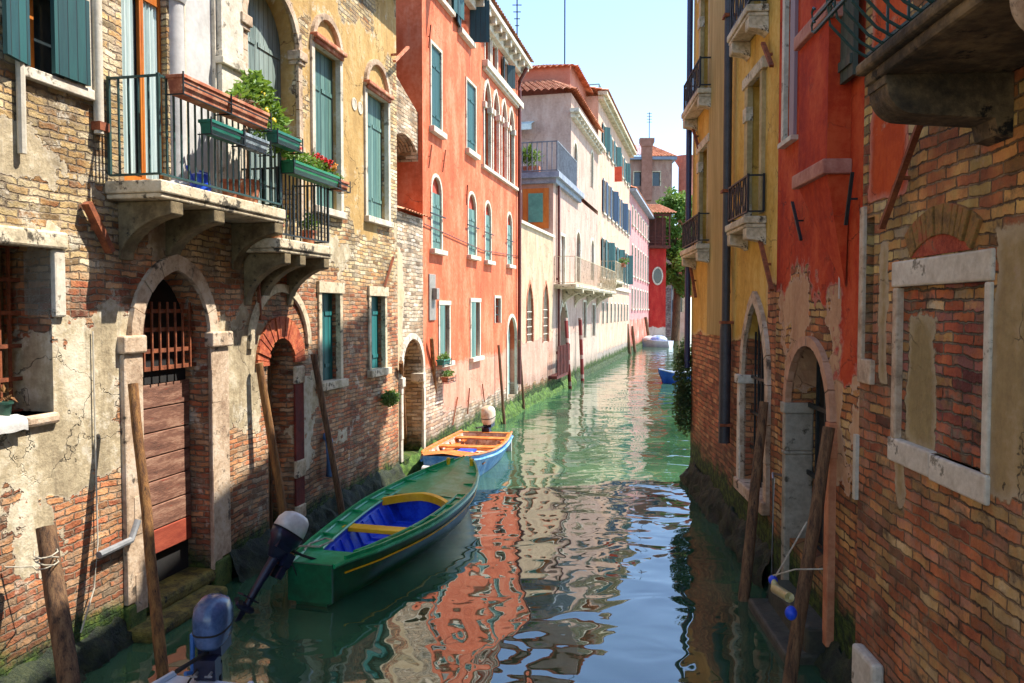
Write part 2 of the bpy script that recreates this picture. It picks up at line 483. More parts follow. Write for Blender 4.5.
pipe_b = mottle('navy_downpipe', (.012, .02, .07), (.02, .03, .10), 5, .4, .2)
pipe_r = mottle('brown_downpipe', '#4f241d', '#6b352b', 5, .5, .2)

def shutter_mat(name, c1, c2, pitch=.11, c3=None):
    t = NT(name)
    u, z, _ = t.sep(t.uv())
    fr = t.m_('FRACT', t.m_('DIVIDE', u, pitch))
    g = t.m_('MINIMUM', fr, t.m_('SUBTRACT', 1., fr))
    gr = t.mr(g, .0, .07)
    cell = t.m_('FLOOR', t.m_('DIVIDE', u, pitch))
    wn_ = t.n('ShaderNodeTexWhiteNoise', noise_dimensions='1D'); t.set(wn_.inputs['W'], cell)
    n1 = t.noise(t.v_('MULTIPLY', t.uv(), (6, .6, 1)), 3, 5, .65)
    f = t.m_('ADD', t.m_('MULTIPLY', wn_.outputs[0], .35), t.m_('MULTIPLY', n1, .65))
    col = t.ramp(t.mr(f, .2, .75), [c1, c2] if c3 is None else [c1, c2, c3])
    col = t.mix(gr, (.01, .015, .015, 1), col)
    nn = t.bump(t.m_('ADD', gr, t.m_('MULTIPLY', n1, .3)), .9, .008)
    return t.fin(col, .6, nn)
sh_teal = shutter_mat('teal_shutter_boards', '#143c3f', '#225956')
sh_green = shutter_mat('faded_green_boards', '#38605a', '#55796f', .13, '#6d8f84')
sh_grey = shutter_mat('grey_green_boards', '#54645e', '#7b8b84', .12, '#8f9d95')
sh_blue = shutter_mat('blue_green_boards', '#12504f', '#1f7473', .16)
sh_dark = shutter_mat('dark_shutter_boards', '#123035', '#1d4a52', .12)
sh_navy = shutter_mat('navy_shutter_boards', '#14283f', '#1d3d5c', .2)
sh_white = shutter_mat('white_boards', '#a3a39c', '#c7c7c0', .12)

OCHRE = [(.34, .13, .05), (.50, .28, .11), (.60, .41, .18), (.66, .50, .25), (.62, .50, .31), (.72, .61, .40)]
REDB = [(.30, .09, .045), (.46, .14, .06), (.55, .20, .085), (.62, .30, .13), (.56, .34, .19), (.66, .46, .29)]
PURP = [(.14, .05, .05), (.27, .12, .12), (.36, .18, .17), (.42, .25, .22), (.46, .31, .26), (.50, .38, .32)]
MIXB = [(.26, .08, .04), (.42, .12, .05), (.52, .17, .06), (.44, .20, .12), (.58, .26, .09), (.54, .33, .12), (.60, .42, .21)]
PALEB = [(.38, .22, .12), (.52, .36, .22), (.60, .46, .32), (.66, .54, .40), (.70, .60, .48)]

# ================================================================ buildings
class Bld:
    def __init__(s, name, label, cat, fr, u0, u1, ztop, depth, group=None, z0=-1.2):
        s.fr = fr; s.u0, s.u1, s.zt, s.D, s.z0 = u0, u1, ztop, depth, z0
        s.holes = []
        s.root = thing(name, label, cat, fr.P((u0 + u1) / 2, 0, 0), group)
    def mb(s): return MB(s.fr)
    def hole(s, op, depth): s.holes.append((outline(op), depth))
    def wall(s, mat, name='wall', side_mat=None, top=True):
        m = s.mb()
        outer = [(s.u0, s.z0), (s.u1, s.z0), (s.u1, s.zt), (s.u0, s.zt)]
        loops = [outer] + [h[0] for h in s.holes]
        flat = [p for l in loops for p in l]
        for t in tessellate_polygon([[Vector((p[0], p[1], 0)) for p in l] for l in loops]):
            m.face([(flat[i][0], 0, flat[i][1]) for i in t])
        for pts, dp in s.holes:
            n = len(pts)
            for i in range(n):
                a, b = pts[i], pts[(i + 1) % n]
                m.face([(a[0], 0, a[1]), (b[0], 0, b[1]), (b[0], -dp, b[1]), (a[0], -dp, a[1])], [(a[0], a[1]), (b[0], b[1]), (b[0] - dp, b[1]), (a[0] - dp, a[1])])
        for uu in (s.u0, s.u1): m.face([(uu, 0, s.z0), (uu, 0, s.zt), (uu, -s.D, s.zt), (uu, -s.D, s.z0)])
        m.face([(s.u0, -s.D, s.z0), (s.u1, -s.D, s.z0), (s.u1, -s.D, s.zt), (s.u0, -s.D, s.zt)])
        if top: m.face([(s.u0, 0, s.zt), (s.u1, 0, s.zt), (s.u1, -s.D, s.zt), (s.u0, -s.D, s.zt)])
        o = m.build(name, mat, s.root, weld=False)
        bm = bmesh.new(); bm.from_mesh(o.data); bmesh.ops.remove_doubles(bm, verts=bm.verts, dist=.0004)
        bmesh.ops.recalc_face_normals(bm, faces=bm.faces); bm.to_mesh(o.data); bm.free()
        return o
    def window(s, op, name='window', depth=.16, sur=.1, proud=.03, smat=None, shut=None, shmat=None, pane=True, pmat=None, sill=None,
               lintel=None, grille=None, gmat=None, label=None, bottom=False, leaves=2, sill_mat=None, gdep=.06, sill_h=.08, joint=False):
        smat = smat or stone_w
        s.hole(op, depth + .02)
        u0, u1, z0 = op['u0'], op['u1'], op['z0']; mid = (u0 + u1) / 2; zt = op['zt']
        m = s.mb()
        if sur and joint:
            ii, oo = outline(op), outline(op, sur); prs = []
            for a in range(len(ii) - 1):
                L = math.dist(ii[a], ii[a + 1]); k = max(1, round(L / .42))
                for c in range(k):
                    f0, f1 = c / k, (c + 1) / k
                    lp = lambda P, Q, f: (P[0] + (Q[0] - P[0]) * f, P[1] + (Q[1] - P[1]) * f)
                    prs.append([lp(ii[a], ii[a + 1], f0), lp(ii[a], ii[a + 1], f1), lp(oo[a], oo[a + 1], f1), lp(oo[a], oo[a + 1], f0)])
            i = 0
            while i < len(prs):
                if prs[i] and math.dist(prs[i][0], prs[i][1]) < .25 and i + 1 < len(prs): grp = prs[i:i + 2]; i += 2
                else: grp = prs[i:i + 1]; i += 1
                g = .006; pr_ = proud + random.uniform(-.008, .008)
                lows = [q_[0] for q_ in grp] + [grp[-1][1]]; highs = [q_[3] for q_ in grp] + [grp[-1][2]]
                def shr(P, Q): 
                    d_ = math.dist(P, Q); return (P[0] + (Q[0] - P[0]) * g / d_, P[1] + (Q[1] - P[1]) * g / d_)
                L2 = [shr(lows[0], lows[1])] + lows[1:-1] + [shr(lows[-1], lows[-2])]; H2 = [shr(highs[0], highs[1])] + highs[1:-1] + [shr(highs[-1], highs[-2])]
                for a in range(len(L2) - 1): m.face([(L2[a][0], pr_, L2[a][1]), (L2[a + 1][0], pr_, L2[a + 1][1]), (H2[a + 1][0], pr_, H2[a + 1][1]), (H2[a][0], pr_, H2[a][1])])
                lo = L2 + H2[::-1]
                for a in range(len(lo)): b_ = lo[(a + 1) % len(lo)]; m.face([(lo[a][0], -.02, lo[a][1]), (b_[0], -.02, b_[1]), (b_[0], pr_, b_[1]), (lo[a][0], pr_, lo[a][1])])
        elif sur:
            m.band(outline(op), outline(op, sur), .0, proud)
            # back return so the frame lines the reveal a little
            m.band(outline(op, -.004), outline(op, 0), -.05, proud - .001)
            if bottom: m.box(u0 - sur, u1 + sur, .0, proud + .002, z0 - sur, z0 - .001)
        if lintel: m.box(u0 - lintel[0], u1 + lintel[0], 0, lintel[2], zt + .002, zt + lintel[1])
        if not m.f:
            m.band(outline(op, -.03), outline(op, -.001), -depth, -depth + .05)
        par = m.build(name, smat, s.root, label=label)
        if pane:
            pm = s.mb(); ol = outline(op)
            pm.prism(ol, -depth - .018, -depth)
            pm.build('pane', pmat or glass, par)
        if sill:
            sm = s.mb(); o_, p_ = sill[0], sill[1]
            h = sill[2] if len(sill) > 2 else sill_h
            sm.box(u0 - o_, u1 + o_, -depth + .01, p_, z0 - h, z0 + .004)
            sm.build('sill', sill_mat or smat, par, bevel=.008)
        if shut:
            dd = -depth + .012
            base = outline(op, -.008)
            if isinstance(shut, tuple) and shut[0] == 'closed_to':      # shutters end below arch
                zt2 = shut[1]
                base = [(u0 + .008, z0 + .01), (u0 + .008, zt2), (u1 - .008, zt2), (u1 - .008, z0 + .01)]
            if shut == 'closed' or (isinstance(shut, tuple) and shut[0] == 'closed_to'):
                if leaves == 1:
                    q = s.mb(); q.prism(base, dd, dd + .035); q.build('shutter', shmat, par)
                else:
                    for kl in (True, False):
                        q = s.mb(); pl = clipu(base, mid + (-.004 if kl else .004), kl)
                        q.prism(pl, dd, dd + .035)
                        # battens
                        zz0 = min(p[1] for p in pl); zz1 = max(p[1] for p in pl); lu = [p[0] for p in pl]
                        for fz in (.15, .75):
                            q.box(min(lu) + .03, max(lu) - .03, dd + .036, dd + .05, zz0 + (zz1 - zz0) * fz, zz0 + (zz1 - zz0) * fz + .06)
                        q.build('shutter', shmat, par)
            else:       # ('open', angle_left, angle_right) degrees from closed; None = absent
                wl = (u1 - u0) / 2
                for sgn, ang in ((1, shut[1]), (-1, shut[2])):
                    if ang is None: continue
                    h0 = u0 if sgn > 0 else u1; a = R(ang)
                    dx, dy = math.cos(a) * sgn, math.sin(a); nx, ny = -dy, dx
                    dh = .0 if ang < 150 else proud + .03
                    A = (h0, dh); B = (h0 + dx * wl, dh + dy * wl)
                    q = s.mb(); th = .035
                    q.foot([A, B, (B[0] + nx * th, B[1] + ny * th), (A[0] + nx * th, A[1] + ny * th)], z0 + .01, zt - .01 if op['kind'] == 'rect' else op['zs'])
                    q.build('shutter', shmat, par)
        if grille:
            g = s.mb(); nv, nh, r = grille[0], grille[1], grille[2]
            zb = grille[3] if len(grille) > 3 else z0; ztp = grille[4] if len(grille) > 4 else None
            dg = -gdep
            for i in range(1, nv + 1):
                uu = u0 + (u1 - u0) * i / (nv + 1)
                # height of outline at uu
                if op['kind'] == 'rect': hz = zt
                else:
                    ol = outline(op, n=20); hz = max([p[1] for p in ol if abs(p[0] - uu) < (u1 - u0) * .06] + [op['zs']])
                if ztp: hz = min(hz, ztp)
                g.bar((uu, dg, zb), (uu, dg, hz), r)
            tp = ztp or op['zs']
            for j in range(nh + 1):
                zz = zb + (tp - zb) * j / max(nh, 1)
                g.bar((u0, dg + r * .6, zz), (u1, dg + r * .6, zz), r * .8, r * 1.6)
            g.build('grille', gmat or iron, par)
        return par
    def rod(s, x1, y1, x2, y2, r=.02, d=.04, mat=None, name='tie_rod'):
        a = s.fr.px(x1, y1); b = s.fr.px(x2, y2)
        m = s.mb(); m.bar((a[0], d, a[1]), (b[0], d, b[1]), r * 2, r * 1.4); 
        c = ((a[0] + b[0]) / 2, (a[1] + b[1]) / 2)
        m.box(c[0] - r * .6, c[0] + r * .6, -.05, d - r * .3, c[1] - r * .6, c[1] + r * .6)
        return m.build(name, mat or iron, s.root)
def railing(mb, path, z0, z1, sp=.11, r=.008, rails=(0, 1), rr=.014, post=True):
    for i in range(len(path) - 1):
        a = Vector(path[i] + (0,)); b = Vector(path[i + 1] + (0,)); L = (b - a).length; n = max(1, round(L / sp))
        for k in range(n + 1):
            p = a.lerp(b, k / n)
            mb.bar((p.x, p.y, z0), (p.x, p.y, z1), r * 2)
        for q in rails:
            z = z0 + (z1 - z0) * q
            mb.bar((a.x, a.y, z), (b.x, b.y, z), rr * 2, rr * 1.4)
    if post:
        for p in path: mb.bar((p[0], p[1], z0), (p[0], p[1], z1 + .02), rr * 2)
def tiles(mb, a, b, c, d, pitch=.2, amp=.04, rows=.35):
    """corrugated clay roof; a-b eave, d-c ridge (frame coordinates)"""
    a, b, c, d = map(Vector, (a, b, c, d))
    n = max(4, int((b - a).length / pitch * 4)); mrow = max(2, int((d - a).length / rows))
    nrm = (b - a).cross(d - a).normalized()
    if nrm.z < 0: nrm = -nrm
    for j in range(mrow):
        for i in range(n):
            P = []
            for (ii, jj, lift) in ((i, j, .03), (i + 1, j, .03), (i + 1, j + 1, 0.), (i, j + 1, 0.)):
                s_, t_ = ii / n, jj / mrow
                p = (a.lerp(b, s_)).lerp(d.lerp(c, s_), t_)
                h = amp * abs(math.sin(PI * ii / 4)) + lift
                P.append(tuple(p + nrm * h))
            mb.face(P)
tile_m = mottle('clay_roof_tiles', '#8c4a30', '#c07a55', 2.5, .9, .5, .01, c3='#d9a583', spots=('#6b5a4a', .60), coord='ob')
exec_later = []
def reg(fr, x0, y0, x1, y1):
    xm = (x0 + x1) / 2
    ua, ub = fr.u(x0, (y0 + y1) / 2), fr.u(x1, (y0 + y1) / 2); za, zb = fr.z(xm, y1), fr.z(xm, y0)
    return ((ua + ub) / 2, (za + zb) / 2, abs(ub - ua) / 2, abs(zb - za) / 2)

def sillbox(b, x1, x2, y, h, p, mat, name='ledge'): pass

# ---------------------------------------------------------------- L1: near left brick house
uE = LF.u(397, 200)
B1 = Bld('canal_house', 'weathered ochre and brick house with two iron balconies and an arched water door', 'house', LF, -3.0, uE, 9.3, 7)
# balcony doors
zf = LF.z(200, 188, .3)            # balcony floor
zsl = 4.50
def P1(x, y, d=0): return LF.px(x, y, d)
opA = opening(LF, 24, 82, -12, 78)
wA = B1.window(opA, depth=.2, sur=.1, smat=stone_w, sill=(.08, .06, .09), pmat=glass, shut=('open', 165, None), shmat=sh_teal)
# right leaf folded back on the masonry
q = B1.mb(); q.box(opA['u1'] - .42, opA['u1'] + .0, .045, .085, opA['z0'] + .02, opA['zt']); q.build('shutter', sh_teal, wA)
q = B1.mb(); q.box((opA['u0'] + opA['u1']) / 2 - .17, (opA['u0'] + opA['u1']) / 2 - .10, -.17, -.12, opA['z0'], opA['zt']); q.build('frame', orange_wood, wA)
opB = opening(LF, 122, 167, -60, 168); opB['z0'] = zsl + .06
wB = B1.window(opB, name='balcony_door', depth=.12, sur=0, pane=True, pmat=glass, smat=orange_wood)
q = B1.mb()
for uu in ((opB['u0'] + opB['u1']) / 2 + .02, (opB['u0'] + opB['u1']) / 2 + .055):
    q.box(uu - .014, uu + .014, -.11, -.07, opB['z0'], opB['zt'])
for zz in (opB['z0'] + .06, opB['z0'] + 2.0, opB['zt'] - .05): q.box(opB['u0'], opB['u1'], -.109, -.072, zz - .05, zz + .05)
q.build('frame', orange_wood, wB)
for a_, b_ in ((.06, .40), (.62, .93)):
    q = B1.mb(); ww = opB['u1'] - opB['u0']
    n = 14
    pts = [(opB['u0'] + ww * (a_ + (b_ - a_) * i / n), -.10 + .012 * math.sin(i * 1.9)) for i in range(n + 1)]
    for i in range(n): q.face([(pts[i][0], pts[i][1], opB['z0'] + .1), (pts[i + 1][0], pts[i + 1][1], opB['z0'] + .1), (pts[i + 1][0], pts[i + 1][1], opB['z0'] + 1.95), (pts[i][0], pts[i][1], opB['z0'] + 1.95)])
    q.build('curtain', curtain, wB)
opC = opening(LF, 184, 216, -60, 172); opC['z0'] = zsl + .06
B1.window(opC, name='recessed_bay', depth=.04, sur=0, pmat=white_paint)
opD = opening(LF, 245, 296, -14, 190, 'round'); opD['z0'] = zsl + .06
wD = B1.window(opD, name='arched_balcony_door', depth=.28, joint=True, sur=.11, proud=.05, smat=stone_p, shut='closed', shmat=sh_grey, pmat=dark)
# imposts of the arch and column between the openings
for uu in (opD['u0'] - .07, opD['u1'] + .07):
    q = B1.mb(); q.box(uu - .13, uu + .11, -.1, .10, opD['zs'] - .10, opD['zs'] + .03); q.box(uu - .10, uu + .09, -.1, .075, opD['zs'] - .16, opD['zs'] - .10)
    q.build('impost', stone_p, B1.root, bevel=.012)
cu = (opB['u1'] + opC['u0']) / 2
q = B1.mb()
q.tube([(cu, -.02, zsl + .06), (cu, -.02, zsl + .16), (cu, -.02, zsl + .2), (cu, -.02, 6.6), (cu, -.02, 6.66)], [.15, .15, .115, .105, .11], 18)
q.tube([(cu, -.02, 6.62), (cu, -.02, 6.72), (cu, -.02, 6.73), (cu, -.02, 6.9)], [.12, .15, .17, .17], 18)
q.build('column', white_paint, B1.root, smooth=True)
q = B1.mb()
pu0, pu1 = LF.u(217, 100), LF.u(240, 100)
q.box(pu0, pu1 - .02, .0, .07, zsl + .06, 6.2); q.box(pu0 - .04, pu1 + .02, 0, .11, 6.2, 6.28); q.box(pu0 - .02, pu1, 0, .09, 6.28, 6.36); q.box(pu0, pu1 - .02, .0, .072, 6.36, 9.2)
q.build('pilaster', stone_w, B1.root, bevel=.01)
# upper windows further along
for (xl, xr, yt, yb, yl) in ((313.5, 339, 22, 209, 52), (366, 387, 66, 219, 96)):
    o_ = opening(LF, xl, xr, yl, yb)
    w_ = B1.window(o_, name='upper_window', depth=.15, sur=.09, proud=.035, smat=stone_w, shut='closed', shmat=sh_green, pmat=glass, sill=(.1, .09, .1))
    # blind arch above with brick lintel course
    arc = OP(o_['u0'], o_['u1'], o_['zt'] + .09, LF.z((xl + xr) / 2, yt), 'round')
    q = B1.mb(); q.band(outline(arc, .0), outline(arc, .09), 0, .06); q.build('arch_moulding', stone_p, w_)
    q = B1.mb(); q.box(o_['u0'] - .09, o_['u1'] + .09, 0, .12, o_['zt'] + .06, o_['zt'] + .13); q.box(o_['u0'] - .05, o_['u1'] + .05, 0, .08, o_['zt'] + .0, o_['zt'] + .06)
    q.build('lintel', terra, w_, bevel=.015)
for (x, y) in ((354, 104), (360, 108)):
    u_, z_ = P1(x, y); q = B1.mb(); n = 20
    ri = [(u_ +   .07 * math.cos(2 * PI * i / n), z_ + .075 * math.sin(2 * PI * i / n)) for i in range(n)]
    ro = [(u_ + .10 * math.cos(2 * PI * i / n), z_ + .105 * math.sin(2 * PI * i / n)) for i in range(n)]
    q.band(ri, ro, 0, .012, True); q.prism(ri, .002, .006); q.build('oval_vent', stone_w, B1.root)
# ground floor: barred window at far left
opE = opening(LF, -22, 52, 243, 418)
wE = B1.window(opE, name='barred_window', depth=.55, sur=0, pmat=dark, grille=(6, 5, .022), gmat=rust, gdep=.34, smat=stone_d)
q = B1.mb(); q.box(opE['u0'] - .3, opE['u1'] + .14, -.02, .07, opE['zt'] - .02, opE['zt'] + .13); q.build('lintel', stone, wE, bevel=.02)
q = B1.mb(); q.box(opE['u1'] + .0, opE['u1'] + .13, -.3, .045, opE['zt'] - .62, opE['zt'] - .02); q.build('jamb', stone_w, wE, bevel=.02)
q = B1.mb(); q.box(opE['u0'] - .2, opE['u1'] + .03, -.54, .05, opE['z0'] - .1, opE['z0']); q.build('sill', stone_p, wE, bevel=.03)
# arched water door
opF = opening(LF, 140, 209, 270, 590, 'point', k=.62)
wF = B1.window(opF, name='water_door', depth=.30, joint=True, sur=.17, proud=.05, smat=stone_p, pmat=dark)
uF0, uF1 = opF['u0'], opF['u1']; zg0 = LF.z(175, 368); zg1 = LF.z(175, 306)
q = B1.mb()
zz = [zg0, zg0 + .19, zg0 + .42, zg0 + .62]
for z_ in zz: q.box(uF0, uF1, -.18, -.15, z_ - .022, z_ + .022)
for i in range(1, 9):
    uu = uF0 + (uF1 - uF0) * i / 9; q.bar((uu, -.14, zg0 - .02), (uu, -.14, zg0 + .72), .02)
q.build('grille', rust, wF)
q = B1.mb()
zd0, zd1 = .62, zg0 - .17; n = 7
for i in range(n):
    a = zd0 + (zd1 - zd0) * i / n + .006; b = zd0 + (zd1 - zd0) * (i + 1) / n - .006
    if i == 0: continue
    q.box(uF0 + .02 + .12, uF1 - .02, -.28, -.24 + random.uniform(-.006, .006), a, b)
    q.box(uF0 + .02, uF0 + .13, -.28, -.225, a, b)
q.build('door_boards', door_wood, wF, bevel=.008)
q = B1.mb(); q.box(uF0 + .02, uF1 - .02, -.28, -.235, zd0, zd0 + (zd1 - zd0) / n - .006); q.build('bottom_board', door_red, wF, bevel=.008, label='bare red lowest board of the water door')
# stone piers of the door
q = B1.mb()
pz = opF['zs']
q.box(uF1 + .0, uF1 + .36, -.02, .05, .35, pz - .14); q.box(uF1 - .03, uF1 + .40, -.03, .09, pz - .14, pz + .04)
q.box(uF0 - .28, uF0 - .0, -.02, .05, .35, pz - .14); q.box(uF0 - .31, uF0 + .03, -.03, .085, pz - .14, pz + .04)
q.build('door_pier', stone_p, wF, bevel=.02)
q = B1.mb(); q.box(uF1 + .005, uF1 + .37, -.05, .056, -.3, .345); q.build('pier_foot', moss_m, wF, bevel=.03)
q = B1.mb(); q.box(uF0 - .285, uF0 - .005, -.05, .056, -.3, .345); q.build('pier_foot', moss_m, wF, bevel=.03)
# blind arch with second door
opG = opening(LF, 268, 294, 338, 540, 'round')
wG = B1.window(opG, name='side_door', depth=.4, sur=0, pmat=dark, grille=(5, 2, .03), gmat=mottle('grey_gate_bars', '#5d4a38', '#8d7458', 5, .8, .4), gdep=.3)
def voussoirs(mb, op, w, pr, n, gap=.012, jit=.012, d0=-.02):
    i_ = outline(op, 0, n); o_ = outline(op, w, n)
    for a in range(1, len(i_) - 2):
        p, q_, r_, s_ = i_[a], i_[a + 1], o_[a + 1], o_[a]
        f = .07
        def L(x, y, t): return (x[0] + (y[0] - x[0]) * t, x[1] + (y[1] - x[1]) * t)
        mb.prism([L(p, q_, f), L(q_, p, f), L(r_, s_, f), L(s_, r_, f)], d0, pr + random.uniform(-jit, jit))
brick_arch = mottle('red_arch_bricks', '#7a2f1c', '#b2552f', 7, .9, .8, .008, c3='#c47a4d')
q = B1.mb(); voussoirs(q, opG, .3, .035, 11); q.build('brick_arch', brick_arch, wG)
opG2 = OP(opG['u0'] - .38, opG['u1'] + .38, opG['z0'], LF.z(281, 292), 'round')
q = B1.mb(); ol = outline(opG2); ol2 = outline(opG2, .11); q.band(ol[1:-1], ol2[1:-1], -.01, .045); q.build('outer_arch', stone, wG)
for (a, b) in ((.9, 1.15), (2.25, 2.5), (.3, .5)): q = B1.mb(); q.box(opG['u1'] + .0, opG['u1'] + .27, -.1, .05, a, b); q.build('quoin', stone, wG, bevel=.02)
for side, (ua, ub) in enumerate(((opG['u1'], opG['u1'] + .25),)):
    q = B1.mb()
    for (a, b) in ((.5, .9), (1.15, 2.25)): q.box(ua, ub, -.02, .03, a, b)
    q.build('brick_jamb', mottle('dark_red_jamb_brick', '#4a1712', '#7c2e20', 6, .9, .8, .008), wG)
# small windows
for (xl, xr, yt, yb) in ((320.5, 339, 293, 381), (370, 384, 296, 369)):
    o_ = opening(LF, xl, xr, yt, yb)
    B1.window(o_, name='ground_window', depth=.16, sur=.09, proud=.03, smat=stone, shut='closed', shmat=sh_blue, lintel=(.12, .17, .05), sill=(.14, .10, .12), bottom=False)
# cement apron below first small window, blue pipe stub, rods
q = B1.mb(); u_, z_ = P1(323, 437); u2, z2 = P1(327, 474, .1)
q.tube([(u_ + .1, -.05, z_), (u_ + .02, .06, z_), (u_, .10, z_ - .05), (u_, .11, z_ - .6)], .06, 10); q.build('drain_pipe', mottle('blue_plastic', '#3c5a80', '#5b7ba3', 5, .5, .1), B1.root, smooth=True)
q = B1.mb()
q.tube([(LF.u(93, 60), .05, 4.95), (LF.u(93, 60), .05, 9.2)], .045, 10); q.build('downpipe', pipe_w, B1.root, smooth=True)
q = B1.mb(); q.box(LF.u(91, 60) - .02, LF.u(95, 60) + .06, .0, .10, 4.98, 5.06); q.box(LF.u(91, 60) - .02, LF.u(95, 60) + .06, .0, .10, 7.3, 7.36); q.build('pipe_bracket', rust, B1.root)
q = B1.mb(); q.tube([(LF.u(17, 100), .04, 4.6), (LF.u(17, 100), .04, 5.35)], .035, 8); q.build('downpipe', pipe_w, B1.root, smooth=True)
B1.rod(80, 203, 104, 252, .04, .07, rust, 'wall_beam')
B1.rod(382, 287, 391, 257, .02, .05, rust)
B1.rod(384, 62, 398, 48, .03, .2, terra, 'wall_beam')
B1.rod(250, 215, 258, 320, .02, .04, rust)
# small drain elbow on the far lower part at left
q = B1.mb(); a = P1(98, 555, .06); b = P1(130, 540, .06); c = P1(137, 520, .06)
q.tube([(a[0], .07, a[1]), (b[0], .07, b[1]), (c[0], .07, c[1])], .035, 8); q.build('drain_pipe', lead, B1.root, smooth=True)
q = B1.mb(); q.tube([(P1(94, 480)[0], .02, 3.1), (P1(95, 540)[0], .03, 1.1), (P1(90, 600)[0], .05, .7), (P1(76, 670)[0], .06, .35)], .008, 6)
q.build('cable', pipe_w, B1.root)
# string course remains (white plaster ridge under the top window) and eave
q = B1.mb()
q.box(-3, uE + .25, 0, .45, 9.3, 9.38)
for i in range(60):
    uu = -2.8 + i * .32
    if uu < uE + .2: q.box(uu, uu + .1, 0, .40, 9.2, 9.3)
q.build('eaves', stone_d, B1.root)
q = B1.mb(); tiles(q, (-3, .5, 9.42), (uE + .3, .5, 9.42), (uE + .3, -3.2, 10.9), (-3, -3.2, 10.9)); q.build('roof', tile_m, B1.root)
q = B1.mb(); q.box(uF0 - .45, uF1 + .25, -.48, .42, -.6, -.01); q.box(uF0 - .3, uF1 - .1, -.48, .30, -.02, .12); q.box(uF0 + .1, uF1 + .1, -.48, .05, .10, .26)
q.build('water_step', mottle('mossy_step', '#2e2a12', '#6f6426', 5, .8, 1., .03, c3='#8f8036', spots=('#1b1a0e', .58)), B1.root, bevel=.05)

# balconies: slab, corbels, railing
def balcony(b, u0, u1, dep, z, h=1.0, th=.12, smat=stone, corbels=(), cmat=None, rmat=None, sp=.11, label=None, ch=.42, ornament=None, rail_over=0., cw=.16):
    m = b.mb(); m.box(u0, u1, .002, dep, z - th, z); m.box(u0 + .02, u1 - .02, .002, dep - .02, z - th - .05, z - th - .001)
    s_ = m.build('balcony', smat, b.root, label=label, bevel=.015)
    for cu in corbels:
        q = b.mb()
        pr = [(0.003, z - th - .052), (dep - .03, z - th - .052), (dep - .03, z - th - .17)]
        for i in range(8):
            a = PI / 2 * i / 7
            pr.append(((dep - .06) * (1 - math.sin(a)) + .02, z - th - .17 - (ch) * (1 - math.cos(a)) ** .8 * 1.0 - .02))
        pr.append((.003, z - th - .2 - ch))
        q.profile(pr, cu - cw / 2, cu + cw / 2); q.build('corbel', cmat or smat, s_, bevel=.012)
    q = b.mb(); e = .05
    railing(q, [(u0 + e, .03), (u0 + e, dep - e), (u1 - e, dep - e), (u1 - e, .03)], z + .06, z + h, sp=sp)
    if ornament: ornament(q, u0, u1, dep, z, h)
    q.build('railing', rmat or iron, s_)
    return s_
ub0 = LF.u(161, 175, .62); ub1 = LF.u(286, 212, .62)
bal1 = balcony(B1, ub0, ub1, .62, zsl + .03, h=.98, corbels=(ub0 + .28, ub0 + 1.0, ub1 - .12), rmat=iron_g, sp=.115, smat=stone, cmat=stone_d, cw=.2)
ub2 = LF.u(286, 236, .6); ub3 = LF.u(333, 245, .6)
bal2 = balcony(B1, ub2 - .15, ub3, .6, 4.18, h=.85, corbels=(ub2 + .1, ub2 + .5, ub3 - .14), sp=.10, smat=stone, cmat=stone_d, ch=.5)

rg1 = [reg(LF, 232, -90, 400, 206), reg(LF, 345, 180, 378, 232)]
ct1 = [reg(LF, 386, 60, 400, 330), reg(LF, 338, -20, 372, 20), reg(LF, 296, 25, 305, 130)]
m_B1 = wall_mat('ochre_brick_wall', REDB, '#a8937a', bw=.225, bh=.066, warp=.03, pal2=(OCHRE, 3.75, .5), plaster=['#a38350', '#b5935a', '#c2a673'], regs=rg1, cuts=ct1, amp=.55,
                grey=['#8b7c62', '#b3a384', '#d6cbb2'], gregs=[reg(LF, 40, 215, 75, 240), reg(LF, 395, 215, 397, 300), reg(LF, 150, 225, 175, 250), reg(LF, 330, 250, 350, 262), reg(LF, 325, 420, 350, 450), reg(LF, -120, 345, 128, 520), reg(LF, 60, 325, 135, 400), reg(LF, 226, 325, 262, 430), reg(LF, 0, 480, 60, 590), reg(LF, -40, 140, 90, 175), reg(LF, 300, 380, 316, 470)],
                moss=.35, seed=1.3, erode=.8, mdark=.5, spotty=('#cfc5b0', .565), streak=.75, bumpd=.034)
B1.wall(m_B1)

# ---------------------------------------------------------------- passage wall with arched doorway between the houses
uR0 = LF.u(423, 250)
G = Bld('garden_wall', 'narrow brick wall with tiled coping and open arched doorway between ochre and red houses', 'wall', LF, uE + .002, uR0 - .002, 5.2, .45)
opH = opening(LF, 401, 427, 330, 455, 'round'); opH['u1'] = min(opH['u1'], uR0 - .12)
wH = G.window(opH, name='doorway', depth=.44, joint=True, sur=.11, proud=.05, smat=stone_w, pmat=mottle('yellow_door', '#a87a1c', '#d1a23a', 3, .6, .4, spots=('#4a3416', .62)))
for uu in (opH['u0'], opH['u1']): q = G.mb(); q.box(uu - .13, uu + .05, -.2, .085, opH['zs'] - .3, opH['zs'] - .12); q.build('capital', stone_w, wH, bevel=.015)
q = G.mb(); tiles(q, (uE + .01, .12, 5.2), (uR0 - .01, .12, 5.2), (uR0 - .01, -.5, 5.42), (uE + .01, -.5, 5.42), pitch=.16, amp=.03, rows=.3); q.build('coping', tile_m, G.root)
G.wall(wall_mat('pale_brick', PALEB, '#c9b79b', seed=4, moss=.35, erode=.5, plaster=['#c4ad8b', '#cdb896', '#b9a27f'], regs=[(uE + .1, 2.5, .25, 2.0)], amp=.25))
q = MB(LF)        # arched buttress that spans the passage
zb0, zb1 = 6.55, 7.75
pts = [(uE - .01, zb1 + .15), (uR0 + .0, zb1 - .35), (uR0, zb0 - .15)]
